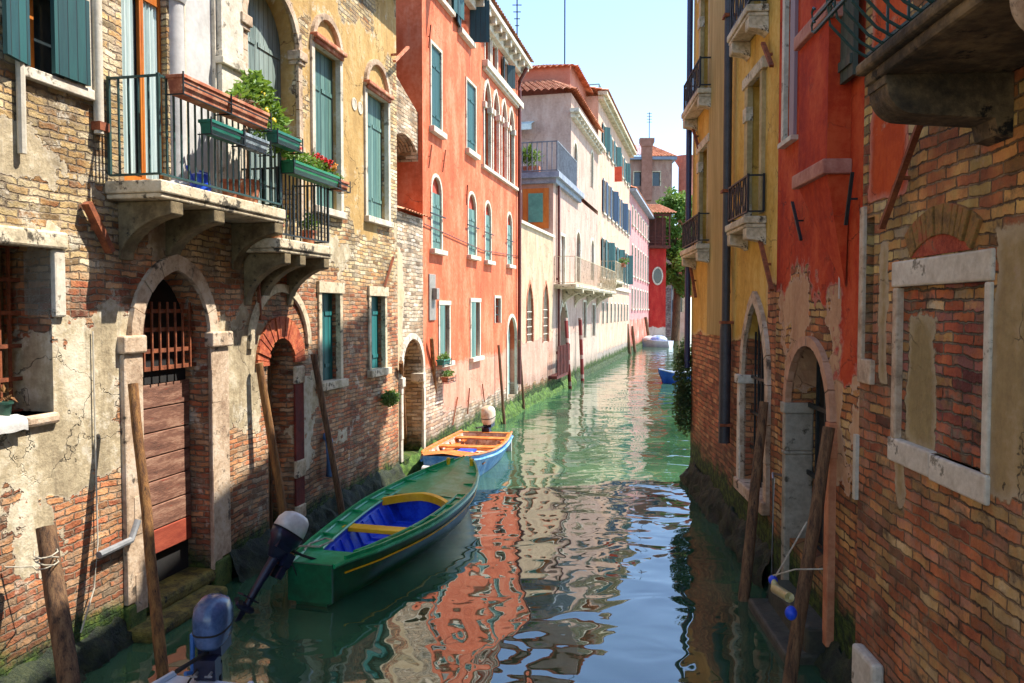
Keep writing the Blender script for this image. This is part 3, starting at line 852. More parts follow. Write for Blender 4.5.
for i in range(9):
    a = PI * i / 8; m_ = (uE + uR0) / 2; rr_ = (uR0 - uE) / 2
    pts.append((m_ + rr_ * .98 * math.cos(a), zb0 - .1 + .35 * math.sin(a)))
pts.append((uE, zb0 - .1))
q.prism(pts, -.55, -.1)
q.build('buttress_arch', wall_mat('buttress_brick', PALEB, '#c2b090', seed=9, erode=.4), None, 'pale brick relieving arch spanning the gap between ochre and red houses', 'arch')

# ---------------------------------------------------------------- L2: red house
uR1 = LF.u(519, 220)
B2 = Bld('canal_house', 'tall coral red plastered house with green shutters, Gothic arcade and bracketed white cornice', 'house', LF, uR0, uR1, 11.0, 9)
def W2(xl, xr, yt, yb, kind='rect', k=1., **kw):
    o_ = opening(LF, xl, xr, yt, yb, kind, k)
    return B2.window(o_, **kw), o_
W2(430.5, 440.5, 48, 130, depth=.06, sur=.06, shut='closed', shmat=sh_teal, sill=(.12, .12, .12), smat=stone_w)
W2(466, 475, 84, 152, depth=.06, sur=.06, shut='closed', shmat=sh_teal, sill=(.12, .12, .12))
W2(432, 450, -34, 0, depth=.14, sur=.08, shut=('open', 100, 175), shmat=sh_teal, sill=(.12, .1, .1))
W2(459, 470, -8, 36, depth=.14, sur=.08, shut=('open', 172, 105), shmat=sh_dark, sill=(.12, .12, .12))
W2(484.5, 489.5, 36, 66, depth=.14, sur=.08, pmat=glass, smat=stone_w)
W2(491.5, 496.5, 45, 74, depth=.14, sur=.08, pmat=glass, smat=stone_w)
W2(503, 507, 62, 86, depth=.14, sur=.08, shut=('open', 170, 130), shmat=sh_dark)
# arcade of four pointed lights
for i, (xl, xr, yt) in enumerate(((483.5, 489.8, 82), (492.5, 498, 92), (501, 505.8, 101), (508.4, 513, 109))):
    yb = 168 + i * 6
    o_ = opening(LF, xl, xr, yt, yb, 'point', k=1.05)
    w_ = B2.window(o_, name='arcade_window', depth=.16, sur=.08, proud=.04, smat=stone_w, shut=('closed_to', o_['zs'] - .05), shmat=sh_teal if i in (0, 3) else mottle('pink_board%d' % i, '#b5645a', '#c87a6e', 3, .8, .2), pmat=mottle('red_recess%d' % i, '#8f3a2c', '#a54a38', 3, .8, .2))
    for uu in (o_['u0'], o_['u1']): q = B2.mb(); q.box(uu - .12, uu + .08, -.05, .09, o_['zs'] - .16, o_['zs']); q.build('capital', stone_w, w_, bevel=.01)
q = B2.mb(); a = LF.u(483, 66); b = LF.u(516, 100)
zc_ = LF.z(500, 84); q.box(a - .1, uR1 - .02, 0, .16, zc_ - .09, zc_ + .09); q.box(a - .06, uR1 - .03, 0, .10, zc_ - .16, zc_ - .091)
q.build('string_course', stone_w, B2.root, bevel=.01)
zc_ = LF.z(500, 178); q = B2.mb(); q.box(LF.u(481, 165), uR1 - .02, 0, .09, zc_ - .06, zc_ + .03); q.build('arcade_sill', stone_w, B2.root)
# arched windows row
for (xl, xr, yt, yb) in ((431.5, 441, 177, 250), (468, 475.5, 194, 256), (485, 490.5, 203, 261), (507, 511.5, 214, 265)):
    o_ = opening(LF, xl, xr, yt, yb, 'round')
    W = B2.window(o_, name='arched_window', depth=.07, sur=.07, proud=.02, smat=stone_w, shut=('closed_to', o_['zs'] - .02), shmat=sh_green, pmat=mottle('red_tympanum', '#a83e2a', '#c0543c', 3, .8, .2), sill=(.14, .12, .1))
    q = B2.mb(); q.bar((o_['u0'] - .25, .06, o_['z0'] + (o_['zt'] - o_['z0']) * .47), (o_['u1'] + .15, .06, o_['z0'] + (o_['zt'] - o_['z0']) * .47), .025); q.build('shutter_bar', iron, W)
for (xl, xr, yt, yb) in ((439, 448.5, 305, 362), (470.5, 479, 302, 357)):
    W2(xl, xr, yt, yb, name='ground_window', depth=.2, sur=.08, smat=stone_w, shut=('open', 0, None), shmat=sh_green, lintel=(.1, .1, .04), sill=(.14, .12, .1), pmat=dark)
W2(494.5, 500, 298, 323, name='ground_window', depth=.2, sur=.07, smat=stone_w, grille=(2, 3, .02), pmat=dark)
W2(507, 516, 317, 396, 'round', name='water_door', depth=.25, sur=.1, smat=stone_w, shut='closed', shmat=mottle('pale_green_door', '#8aa79c', '#a8c0b4', 3, .7, .2), pmat=dark)
q = B2.mb(); zt_ = 11.0
q.box(uR0 - .25, uR1 + .1, 0, .42, zt_ + .10, zt_ + .24); q.box(uR0 - .12, uR1 + .05, 0, .16, zt_ - .16, zt_ + .10)
uu = uR0
while uu < uR1: q.box(uu, uu + .16, 0, .36, zt_ - .08, zt_ + .10); uu += .62
q.build('cornice', stone_w, B2.root, bevel=.012)
q = B2.mb(); tiles(q, (uR0 - .3, .46, 11.27), (uR1 + .15, .46, 11.27), (uR1 + .15, -4, 12.9), (uR0 - .3, -4, 12.9)); q.build('roof', tile_m, B2.root)
ud = LF.u(516.5, 220)
q = B2.mb(); q.tube([(ud, .34, 11.0), (ud + .02, .10, 10.6), (ud, .10, 10.3), (ud, .10, .9)], .06, 10); q.build('downpipe', pipe_r, B2.root, smooth=True)
u_, z_ = LF.px(431.5, 295); q = B2.mb(); q.box(u_ - .22, u_ + .22, 0, .03, z_ - .55, z_ + .45); q.box(u_ - .05, u_ + .15, .03, .14, z_ - .1, z_ + .15); q.build('meter_box', mottle('grey_metal_box', '#77726a', '#989287', 4, .6, .2), B2.root, bevel=.01)
for a in ((427, 48, 429, 25), (427, 168, 430, 145), (441, 172, 444, 150), (465, 205, 466, 185), (451, 425, 456, 397), (466, 414, 468, 388), (483, 402, 481, 384)): B2.rod(*a, r=.014, d=.04, mat=rust)
q = B2.mb(); z_ = LF.z(470, 245); q.tube([(uR0, .03, z_ + .15), ((uR0 + uR1) / 2, .035, z_ - .05), (uR1, .03, z_ + .1)], .012, 5); q.build('cable', pipe_r, B2.root)
m_B2 = wall_mat('red_plaster_wall', PALEB, '#c9a58c', plaster=['#b95636', '#cf6945', '#d98463'], regs=[((uR0 + uR1) / 2, 7.2, 60, 5.2)], amp=.22, streak=.25,
                grey=['#c07a62', '#cd8f76', '#c9a088'], gregs=[((uR0 + uR1) / 2 + 1, 1.6, 4.5, .7)], moss=.45, seed=2.2, spotty=('#dba38c', .66), bumpd=.014)
B2.wall(m_B2)
# darker red flank facing the passage: iron boss and rod
q = B2.mb()
for z_ in (5.9, 8.6): q.box(uR0 - .05, uR0 - .001, -1.15, -1.0, z_, z_ + .15)
q.build('anchor_plate', stone_d, B2.root)

# ---------------------------------------------------------------- L3: low beige garden wall
uc1 = LB.u(553, 300)
B3 = Bld('garden_wall', 'low beige plastered canal wall with two pointed barred windows beside the red house', 'wall', LB, .06, uc1, 6.15, .4)
for (xl, xr) in ((526.5, 533), (543, 548.5)):
    o_ = opening(LB, xl, xr, 283, 342, 'point', 1.2)
    B3.window(o_, depth=.2, sur=.09, proud=.02, smat=terra, pmat=dark, grille=(3, 4, .02), gmat=stone_w)
q = B3.mb(); q.box(.06, uc1, -.42, .08, 6.15, 6.25); q.build('coping', stone_w, B3.root)
BEI = ['#a58d72', '#bca283', '#c9b294']
B3.wall(wall_mat('beige_plaster', REDB, '#c0a88c', grey=['#a8806c', '#b8937e', '#c4a592'], gregs=[(5, 1.6, 12, .9)], plaster=BEI, regs=[(5, 4.4, 12, 2.2)], amp=.3, moss=.5, seed=5, streak=.8, spotty=('#7d6c58', .60)))

# ---------------------------------------------------------------- L4: beige house behind
uc2 = LB.u(571, 150); uc3 = LB.u(598, 200)
B4 = Bld('canal_house', 'beige house with planted roof terrace, orange window and long stone balcony', 'house', LB, uc1 + .002, uc3, 8.5, 8)
zz_ = 12.1
for (xl, xr, yt, yb, kd) in ((560.5, 564.5, 236, 290, 'rect'), (576, 580, 232, 282, 'round'), (591, 593.5, 240, 280, 'round')):
    o_ = opening(LB, xl, xr, yt, yb, kd); B4.window(o_, depth=.16, sur=.12, smat=stone_w, pmat=glass, shut='closed' if xl < 570 else None, shmat=sh_white)
gt = thing('landing_fence', 'dark red slatted timber fence at the foot of the beige house water gate', 'fence', LB.P(LB.u(560, 372, .85), .87, 0))
q = MB(LB); ua_ = LB.u(557, 360, .35)
for k_ in range(9): q.box(ua_ + k_ * .32, ua_ + k_ * .32 + .12, .35, .39, .75, 1.9)
q.build('slats', mottle('dark_red_timber', '#3b1712', '#6a2c20', 4, .8, .4), gt)
q = MB(LB); q.box(ua_, ua_ + 2.8, .001, .349, .62, .74); q.box(ua_, ua_ + 2.8, .30, .349, 1.6, 1.7); q.build('rail', mottle('dark_red_rail', '#3b1712', '#6a2c20', 4, .8, .4), gt)
o_ = opening(LB, 558, 568.5, 300, 372, 'point', .8); B4.window(o_, name='water_gate', depth=.6, sur=.15, smat=stone_w, pmat=dark)
for (xl, xr, yt, yb) in ((583, 586, 302, 338), (592, 595, 305, 336)):
    o_ = opening(LB, xl, xr, yt, yb); B4.window(o_, depth=.16, sur=.1, smat=stone_w, pmat=dark)
zb_ = LB.z(585, 288, .9)
def balus(q, u0, u1, dep, z, h): pass
balcony(B4, LB.u(561, 288, .3), uc3 + 1.2, .9, zb_ + .1, h=1.1, corbels=[LB.u(x, 288) for x in (563, 575, 587, 597)], smat=stone, rmat=stone, sp=.22, cw=.3, ch=.6)
B4.rod(556.5, 185, 556.5, 372, .07, .1, pipe_r, 'downpipe')
m_B4 = wall_mat('pinkish_beige_plaster', PURP, '#b09a80', plaster=['#a88878', '#b99a89', '#c4a898'], grey=['#9b8a7c', '#b3a08e', '#bfa898'], gregs=[(15, 1.6, 30, 1.2)], regs=[(15, 8.5, 30, 6.2)], amp=.3, moss=.5, seed=6, streak=.6, spotty=('#86705e', .64))
B4.wall(m_B4, top=True)
# orange glazed window on the flank facing the viewer
q = MB(LB); fx = uc1 - .03
def sideX(b, px, py): # flank plane u = const -> d,z
    o = LB.P(b, 0, 0); r = ray(px, py); t = (o - CP).dot(LB.U) / r.dot(LB.U); p = CP + r * t - LB.o; return p.dot(LB.N), p.z
d0, z0_ = sideX(fx, 523, 229); d1, z1_ = sideX(fx, 549, 188)
q.box(fx - .05, fx, d0, d1, z0_, z1_); wo_ = q.build('bay_window', orange_wood, B4.root)
q = MB(LB); dd = (d1 - d0); q.box(fx - .09, fx - .051, d0 + dd * .22, d1 - dd * .22, z0_ + .25, z1_ - .2); q.build('pane', mottle('green_glass', '#3a7d74', '#58a090', 2, .3, .1), wo_)
# terrace slab + railing + upper block
m = MB(LB); m.box(uc1 - .35, uc2 + 2, -8, .3, 8.5, 8.72); m.box(uc1 - .2, uc2 + 2, -8, .15, 8.3, 8.5); m.build('terrace', mottle('grey_blue_slab', '#6b7280', '#98a0aa', 3, .8, .3), B4.root)
q = MB(LB); railing(q, [(uc1 - .25, -7), (uc1 - .25, .2), (uc2 + .2, .2)], 8.78, 9.9, sp=.2, r=.02, rr=.03)
q.build('terrace_railing', mottle('grey_rail', '#5c6066', '#83878c', 4, .6, .2), B4.root)
B4u = Bld('upper_house', 'pinkish beige upper storey with clay tile roof rising behind the planted terrace', 'house', LB, uc2, uc3 + .0, 12.9, 9, z0=8.73)
for (xl, xr, yt, yb) in ((573.5, 577, 143, 178), (590.5, 593, 152, 188)):
    o_ = opening(LB, xl, xr, yt, yb, 'round'); B4u.window(o_, depth=.2, sur=.12, smat=stone_w, pmat=glass)
q = B4u.mb(); q.box(uc2 - .3, uc3 + .2, 0, .4, 12.0, 12.16); q.box(uc2 - .1, uc3 + .1, 0, .2, 11.82, 12.0)
uu = uc2
while uu < uc3: q.box(uu, uu + .2, 0, .34, 11.86, 12.0); uu += .8
q.build('cornice', stone_w, B4u.root)
q = B4u.mb(); tiles(q, (uc2 - .4, -9, 12.95), (uc2 - .4, .2, 12.95), (uc2 + 3.6, -1.6, 14.5), (uc2 + 3.6, -9, 14.5), pitch=.32, amp=.09); tiles(q, (uc2 - .4, .25, 12.95), (uc3, .25, 12.95), (uc3, -1.6, 14.5), (uc2 + 3.6, -1.6, 14.5), pitch=.32, amp=.09); q.build('roof', tile_m, B4u.root)
q = MB(LB); dA, zA = sideX(uc2 - .02, 519, 128); dB, zB = sideX(uc2 - .02, 535, 121); q.face([(uc2 - .02, dA - 2, zB), (uc2 - .02, dB, zB), (uc2 - .75, dB, zA), (uc2 - .75, dA - 2, zA)]); q.box(uc2-.76,uc2-.74,dA-2,dB,zA-.25,zA); q.build('awning', mottle('pale_awning', '#a9b8b0', '#d2dcd6', 3, .8, .1), B4u.root)
B4u.wall(m_B4)
# taller salmon block behind
B4b = Bld('tall_house', 'salmon red house end with low pitched tile roof behind the beige house', 'house', Fr(*LB.P(uc2 + 3.7, -.7, 0).xy, math.atan(.25), 1), 0, 5, 15.3, 12)
B4b.wall(mottle('salmon_end_wall', '#a8624d', '#bd7a63', 1.2, .9, .3))
q = B4b.mb(); tiles(q, (-.3, -12, 15.1), (-.3, .3, 15.1), (3, -2, 16.2), (3, -12, 16.2), pitch=.3, amp=.08); tiles(q, (-.3, .4, 15.1), (5.3, .4, 15.1), (5.3, -2, 16.2), (3, -2, 16.2), pitch=.3, amp=.08); q.build('roof', tile_m, B4b.root)

# ---------------------------------------------------------------- L5: long cream house, L6 pink house, L7 red corner house
uc4 = LB.u(629.5, 220); uc5 = LB.u(649, 250)
B5 = Bld('canal_house', 'long cream house with rows of blue green shutters further along the canal', 'house', LB, uc3 + .002, uc4, 15.0, 10)
n = 8
for row, (za, zb, ww, mt) in enumerate(((12.5, 13.9, .85, sh_teal), (8.9, 10.8, .9, sh_navy), (5.2, 7.4, 1.0, sh_teal), (2.5, 3.7, .7, None))):
    for i in range(n):
        u_ = uc3 + 1.2 + (uc4 - uc3 - 1.6) * (i + .5) / n + (.3 if row == 1 else 0)
        o_ = OP(u_ - ww / 2, u_ + ww / 2, za, zb)
        if mt: B5.window(o_, depth=.14, sur=.08, smat=stone_w, pmat=glass, shut=('open', 176, 176) if (i + row) % 3 else ('open', 176, 140), shmat=mt, sill=(.1, .1, .1))
        else: B5.window(o_, depth=.14, sur=.08, smat=stone_w, pmat=dark, grille=(2, 2, .03))
q = B5.mb(); q.box(uc3, uc4, 0, .12, 4.6, 4.8); q.build('string_course', stone_w, B5.root)
q = B5.mb(); q.box(uc3 - .2, uc4 + .2, 0, .5, 15.0, 15.2); q.box(uc3 - .1, uc4 + .1, 0, .3, 14.8, 15.0); q.build('cornice', stone, B5.root)
q = B5.mb(); tiles(q, (uc3 - .2, .55, 15.22), (uc4 + .2, .55, 15.22), (uc4 + .2, -4.5, 16.3), (uc3 - .2, -4.5, 16.3), pitch=.3, amp=.08); q.build('roof', tile_m, B5.root)
q = B5.mb(); q.box(uc3 + .002, uc4, .0, .02, .4, 4.6); q.build('stone_base', mottle('grey_stone_base', '#a39b92', '#c3bbb0', 1.2, .8, .3), B5.root) if False else None
q = B5.mb(); fl = LB.u(626, 190, 1.0); q.box(fl - .02, fl + .02, .3, .75, 11.1, 12.0); q.build('hanging_cloth', mottle('red_cloth', '#c2402a', '#e0603f', 3, .8, .2), B5.root)
B5.wall(wall_mat('cream_plaster', PURP, '#b09a80', plaster=['#b8917a', '#c8a48c', '#d0b09a'], regs=[(25, 8.6, 60, 7.7)], grey=['#93877d', '#a89b8f', '#b8ab9f'], gregs=[(25, 1.5, 60, 1.2)], amp=.3, moss=.5, seed=8, streak=.5, spotty=('#a0856c', .66)))
q = B5.mb(); zb_ = 5.0; 
balcony(B5, uc3 + 1.0, uc3 + 5.0, .9, 5.0, h=1.05, corbels=[uc3 + 1.4, uc3 + 4.6], smat=stone, rmat=stone, sp=.22, cw=.3, ch=.5)
B6 = Bld('canal_house', 'pink house with white framed windows next to the red corner house', 'house', LB, uc4 + .002, uc5, 12.3, 10)
n = 7
for row, (za, zb) in enumerate(((10.0, 11.4), (6.0, 8.4), (3.4, 5.0))):
    for i in range(n):
        u_ = uc4 + 1 + (uc5 - uc4 - 1.5) * (i + .5) / n
        B6.window(OP(u_ - .5, u_ + .5, za, zb), depth=.14, sur=.14, smat=stone_w, pmat=glass, sill=(.16, .14, .12))
q = B6.mb(); q.box(uc4 - .1, uc5 + .2, 0, .5, 12.3, 12.5); q.build('cornice', mottle('grey_cornice', '#7a8290', '#9aa2ad', 2, .8, .2), B6.root)
q = B6.mb(); tiles(q, (uc4, .5, 12.5), (uc5 + .2, .5, 12.5), (uc5 + .2, -4, 14), (uc4, -4, 14), pitch=.3, amp=.08); q.build('roof', tile_m, B6.root)
B6.wall(wall_mat('pink_plaster', REDB, '#b09a80', plaster=['#b37676', '#c08683', '#ca9891'], regs=[(45, 8.8, 60, 6.3)], grey=['#c05a48', '#c86a55', '#cfc0b0'], gregs=[(45, 1.8, 60, 1.5)], amp=.3, moss=.4, seed=9))
# corner house
c0 = LB.P(uc5, 0, 0)
CF = Fr(c0.x - .1, c0.y, R(90), 1)       # u runs to the right (+x), outward = toward camera (-y)
B7 = Bld('corner_house', 'bright red corner house with oval window and dark timber loggia under tile roof', 'house', CF, -1.5, 1.8, 9.4, 8)
q = B7.mb(); zc_ = CF.z(651, 276); uo = CF.u(651.5, 276) + .6; nn_ = 20
ri = [(uo + .42 * math.cos(2 * PI * i / nn_), zc_ + .75 * math.sin(2 * PI * i / nn_)) for i in range(nn_)]; ro = [(uo + .55 * math.cos(2 * PI * i / nn_), zc_ + .92 * math.sin(2 * PI * i / nn_)) for i in range(nn_)]
q.band(ri, ro, 0, .08, True); ow = q.build('oval_window', stone_w, B7.root)
q = B7.mb(); q.prism(ri, .002, .03); q.build('pane', glass, ow)
B7.wall(wall_mat('bright_red_plaster', REDB, '#b09a80', plaster=['#a52a26', '#b8332c', '#c24a3c'], regs=[(0, 6.5, 30, 4.9)], grey=['#b9a999', '#cfc4b6', '#d8cfc2'], gregs=[(0, .8, 30, .9)], amp=.3, moss=.3, seed=11))
tim = mottle('dark_timber', '#3b1c14', '#6b3526', 3, .8, .4)
q = B7.mb(); q.box(-1.6, 2.1, -6, .9, 9.4, 9.65)
for uu in (-.3, .5, 1.2, 1.9): q.box(uu, uu + .14, .7, .85, 9.65, 12.6); 
for zz in (9.9, 10.2, 10.5): q.box(-.3, 2.0, .74, .8, zz, zz + .08)
q.box(-1.6, 2.1, .6, .9, 12.5, 12.75); q.box(-1.3, 1.8, -6, -.2, 9.65, 12.5); q.build('loggia', tim, B7.root)
q = B7.mb(); tiles(q, (-2.1, 1.3, 12.75), (2.6, 1.3, 12.75), (1.6, -3, 14.1), (-1.2, -3, 14.1), pitch=.3, amp=.09); q.build('roof', tile_m, B7.root)

# ---------------------------------------------------------------- far houses facing the viewer
def far_house(px0, px1, ytop, Y, label, wm, roof=True, chim=None, wins=(), depth=9, z0=-1, eave=.5, roofh=2.2, cat='house', name='distant_house'):
    fr = Fr(0, Y, R(90), 1)
    u0 = (px0 - 512) / F * Y; u1 = (px1 - 512) / F * Y; zt = fr.z((px0 + px1) / 2, ytop)
    b = Bld(name, label, cat, fr, u0, u1, zt, depth, z0=z0)
    for (xl, xr, yt, yb) in wins: b.window(opening(fr, xl, xr, yt, yb), depth=.2, sur=.12, smat=stone, pmat=glass if (xl * 7 + yt) % 3 else dark, shut=('closed' if (int(xl) % 2) else None), shmat=sh_navy)
    q = b.mb(); q.box(u0 - eave, u1 + eave, -depth, eave, zt, zt + .35); q.build('eaves', mottle('bluish_eaves', '#70798a', '#8d96a5', 2, .8, .2), b.root)
    if roof:
        q = b.mb(); tiles(q, (u0 - eave, eave, zt + .36), (u1 + eave, eave, zt + .36), (u1 - 2.2, -depth * .4, zt + .36 + roofh), (u0 + 1.5, -depth * .4, zt + .36 + roofh), pitch=.4, amp=.1)
        tiles(q, (u1 + eave, eave, zt + .36), (u1 + eave, -depth, zt + .36), (u1 - 2.2, -depth, zt + .36 + roofh), (u1 - 2.2, -depth * .4, zt + .36 + roofh), pitch=.4, amp=.1)
        q.build('roof', tile_m, b.root)
    if chim:
        cx, yt = chim; uu = fr.u(cx, 200); zc = fr.z(cx, yt)
        q = b.mb(); q.box(uu - .65, uu + .65, .02, .6, zt - 5, zc - 1.0); q.prism([(uu - .65, zc - 1.0), (uu + .65, zc - 1.0), (uu + .9, zc - .5), (uu + .9, zc), (uu - .9, zc), (uu - .9, zc - .5)], -.1, .7); q.build('chimney', mottle('brick_chimney', '#8a5a48', '#a87563', 2, .9, .3), b.root)
        q = b.mb(); ua = uu + .3; q.bar((ua, .3, zc), (ua, .3, zc + 3.2), .08)
        for k in range(4): q.bar((ua - .3, .3, zc + 2 + k * .35), (ua + .3, .3, zc + 2 + k * .35), .05)
        q.build('aerial', iron, b.root)
    b.wall(wm)
    return b
H8 = far_house(626, 671, 160, 100, 'brownish pink house with two dark shuttered windows and chimney above the tree', wall_mat('brownish_plaster', PURP, '#9a8070', plaster=['#8f6b5e', '#a37d6d', '#b18f7e'], regs=[(16, 15, 20, 9)], amp=.8, seed=12), chim=(646, 139), wins=((634, 642, 172, 186), (652.5, 660, 172, 186)))
q = MB(Fr(0, 108, R(90), 1)); uu = (684.5 - 512) / F * 108
q.tube([(uu, 0, 5), (uu, 0, 18), (uu, 0, 22.5), (uu, 0, 23.3), (uu, 0, 23.8)], [1.0, 1.0, 1.0, 1.5, 1.5], 16); q.build('round_chimney', mottle('round_chimney_brick', '#9a5e50', '#b37565', 2, .9, .3), None, 'tall round brick chimney beyond the tree', 'chimney', smooth=True)
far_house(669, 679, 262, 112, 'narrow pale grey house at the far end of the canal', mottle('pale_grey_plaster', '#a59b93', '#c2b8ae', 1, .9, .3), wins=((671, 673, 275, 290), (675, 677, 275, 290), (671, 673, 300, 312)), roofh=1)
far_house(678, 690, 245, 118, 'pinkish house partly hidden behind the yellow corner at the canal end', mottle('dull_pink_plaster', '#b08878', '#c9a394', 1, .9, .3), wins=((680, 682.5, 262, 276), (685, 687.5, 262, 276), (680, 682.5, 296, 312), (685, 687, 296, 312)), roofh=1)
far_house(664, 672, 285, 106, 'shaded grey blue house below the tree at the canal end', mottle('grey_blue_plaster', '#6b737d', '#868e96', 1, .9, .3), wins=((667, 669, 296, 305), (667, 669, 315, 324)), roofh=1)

# roof terrace (altana) and aerials
alt = Fr(5.6, 52, math.atan(.25), 1)
q = MB(alt); z_ = 16.0
for a in (0, 2.4): 
    for b in (0, -1.2): q.bar((a, b, z_ - 2), (a, b, z_ + 1.8), .07)
for zz in (z_ + .9, z_ + 1.8): q.bar((0, 0, zz), (2.4, 0, zz), .06); q.bar((0, -1.2, zz), (2.4, -1.2, zz), .06); q.bar((0, 0, zz), (0, -1.2, zz), .06); q.bar((2.4, 0, zz), (2.4, -1.2, zz), .06)
q.box(-.2, 2.6, -1.4, .2, z_, z_ + .08)
q.build('roof_terrace', mottle('green_metal_frame', '#5d7b78', '#7c9994', 3, .6, .2), None, 'open green metal roof terrace frame on the cream house roof', 'terrace')
def aerial(px, y0, y1, Y, lab, arms=5):
    x = (px - 512) / F * Y; za = WORLD and (CAMH + (310 - y1) / F * Y); zb = CAMH + (310 - y0) / F * Y
    q = MB(); q.bar((Y, x, zb), (Y, x, za), .045 * Y / 30)
    for k in range(arms): 
        zz = za - .25 * (k + 1) * Y / 30; L = (.32 - .03 * k) * Y / 30; q.bar((Y, x - L, zz), (Y, x + L, zz), .025 * Y / 30)
    q.build('roof_aerial', iron, None, lab, 'aerial')
aerial(517, 75, -30, 27, 'tall many armed aerial above the red house cornice', 9)
aerial(564, 90, 5, 45, 'thin mast aerial on the salmon roof', 0)
# ---------------------------------------------------------------- water
t = NT('canal_water')
g = t.n('ShaderNodeNewGeometry').outputs['Position']
def wv(sc, st, off, det=2, rough=.45, dist=.6):
    return t.noise(t.v_('ADD', t.v_('MULTIPLY', g, st), off), sc, det, rough, dist=dist)
n1 = wv(.55, (1.0, .8, 1), (3, 1, 0), 2, .35, 1.2)
n2 = wv(1.5, (.9, 1.25, 1), (9, 4, 0), 1, .4, .8)
n3 = wv(5.5, (.8, 1.3, 1), (1, 7, 0), 2, .5, .4)
h = t.m_('ADD', t.m_('MULTIPLY', n1, 1.0), t.m_('ADD', t.m_('MULTIPLY', n2, .30), t.m_('MULTIPLY', n3, .006)))
nn = t.bump(h, 1.0, .05)
mk = t.noise(g, .35, 4, .6)
wc = t.ramp(t.mr(mk, .3, .7), [(.014, .048, .026), (.045, .115, .055)])
t.fin(wc, .015, nn)
t.b.inputs['IOR'].default_value = 2.3
q = MB(); q.face([(-300, -300, 0), (600, -300, 0), (600, 300, 0), (-300, 300, 0)])
wo_ = q.build('water', t.m, None, kind='structure')

# ================================================================ right side
uy0 = RF.u(777, 250); uy1 = RF.u(692, 250); ur0 = RF.u(862, 250)
YEL = ['#b08636', '#c89d48', '#d6b366']
A1 = Bld('canal_house', 'yellow plastered house on the right with small iron balconies above red brick', 'house', RF, uy0, uy1, 12.0, 8)
frame_y = mottle('ochre_stone', '#8f7a4a', '#b9a473', 3, .8, .3)
def Wr(b, xl, xr, yt, yb, kind='rect', k=1., **kw): return b.window(opening(b.fr, xl, xr, yt, yb, kind, k), **kw)
sh_taupe = shutter_mat('taupe_frame_boards', '#6f6a45', '#8c8658', .3)
for (xl, xr, z0_, z1_) in ((750.5, 763, 4.5, 6.25), (750.5, 763, 7.05, 8.9), (702, 710, 4.45, 6.1), (702, 710, 7.0, 8.8)):
    a = RF.u(xr, 150); b = RF.u(xl, 150)
    o_ = OP(a, b, z0_, z1_)
    w_ = A1.window(o_, name='balcony_door', depth=.22, sur=0, pmat=glass, smat=frame_y)
    q = A1.mb(); q.box(b - .02, b + .16, -.02, .05, z0_, z1_); q.box(a - .12, a + .0, -.02, .05, z0_, z1_); q.build('jamb', sh_taupe if False else frame_y, w_)
    q = A1.mb(); q.box(a - .2, b + .24, -.02, .07, z1_, z1_ + .14); q.build('lintel', stone, w_, bevel=.01)
    for zz in (z0_ + .02, z0_ + 1.3): q = A1.mb(); q.box(b - .03, b + .17, -.02, .07, zz, zz + .18); q.build('jamb_block', stone, w_)
def curls(q, u0, u1, dep, z, h):
    n = 5; L = u1 - u0 - .1
    for i in range(n):
        uu = u0 + .05 + L * (i + .5) / n
        q.bar((uu - L / n / 2, dep - .05, z + .06), (uu + L / n / 2, dep - .05, z + h), .014); q.bar((uu + L / n / 2, dep - .05, z + .06), (uu - L / n / 2, dep - .05, z + h), .014)
for (ua, ub, z_) in ((9.82, 11.0, 4.45), (9.82, 11.0, 7.0), (13.3, 15.1, 4.4), (13.3, 15.1, 6.95)):
    balcony(A1, ua, ub, .27, z_, h=.5, th=.09, smat=stone, corbels=(ua + .12, ub - .12), sp=.13, ornament=curls, ch=.06, cw=.2)
# pilaster strip and pipes
q = A1.mb(); q.box(RF.u(726, 200), RF.u(711, 200), 0, .05, 2.9, 11.99); q.build('pilaster_strip', mottle('stained_ochre_strip', '#8d7438', '#b59a5c', 1.5, .9, .4, stretch=(4, 4, .4)), A1.root)
ud = RF.u(727, 200, .1)
q = A1.mb(); q.tube([(ud, .10, 11.9), (ud, .10, 3.1)], .06, 10); q.tube([(ud, .10, 3.1), (ud, .10, 3.0), (ud, .105, 1.35)], [.075, .085, .085], 10)
q.build('downpipe', pipe_d, A1.root, smooth=True)
for zz in (1.6, 3.1, 5.0, 7.5): q = A1.mb(); q.box(ud - .09, ud + .09, 0, .18, zz, zz + .04); q.build('pipe_bracket', rust, A1.root)
ud = uy1 - .1; q = A1.mb(); q.tube([(ud, .09, 11.9), (ud, .09, 2.2)], .055, 10); q.build('downpipe', pipe_b, A1.root, smooth=True)
for a in ((768, 43, 777, 66), (765, 240, 777, 290), (728, 232, 733, 293), (693.5, 265, 699, 297), (695, 125, 702, 148)): A1.rod(*a, r=.025, d=.06, mat=rust)
o_ = opening(RF, 744.5, 768, 303, 492, 'point', k=.9)
wG2 = A1.window(o_, name='water_gate', joint=True, depth=.2, sur=.14, proud=.05, smat=stone_p, pmat=dark, grille=(6, 3, .022), gdep=.1)
q = A1.mb(); q.box(o_['u1'] + .01, o_['u1'] + .16, -.3, .07, o_['z0'] - .1, o_['zs'] - .1); q.box(o_['u1'] - .02, o_['u1'] + .2, -.3, .1, o_['zs'] - .1, o_['zs'] + .02); q.build('jamb_column', stone_w, wG2, bevel=.015)
q = A1.mb(); q.box(o_['u0'] - .14, o_['u1'] + .2, -.3, .1, o_['z0'] - .14, o_['z0'] + .02); q.build('threshold', stone_p, wG2, bevel=.02)
q = A1.mb(); q.box(uy0, uy1 + .4, -8, .15, 12.0, 12.12); q.build('eaves', stone_d, A1.root)
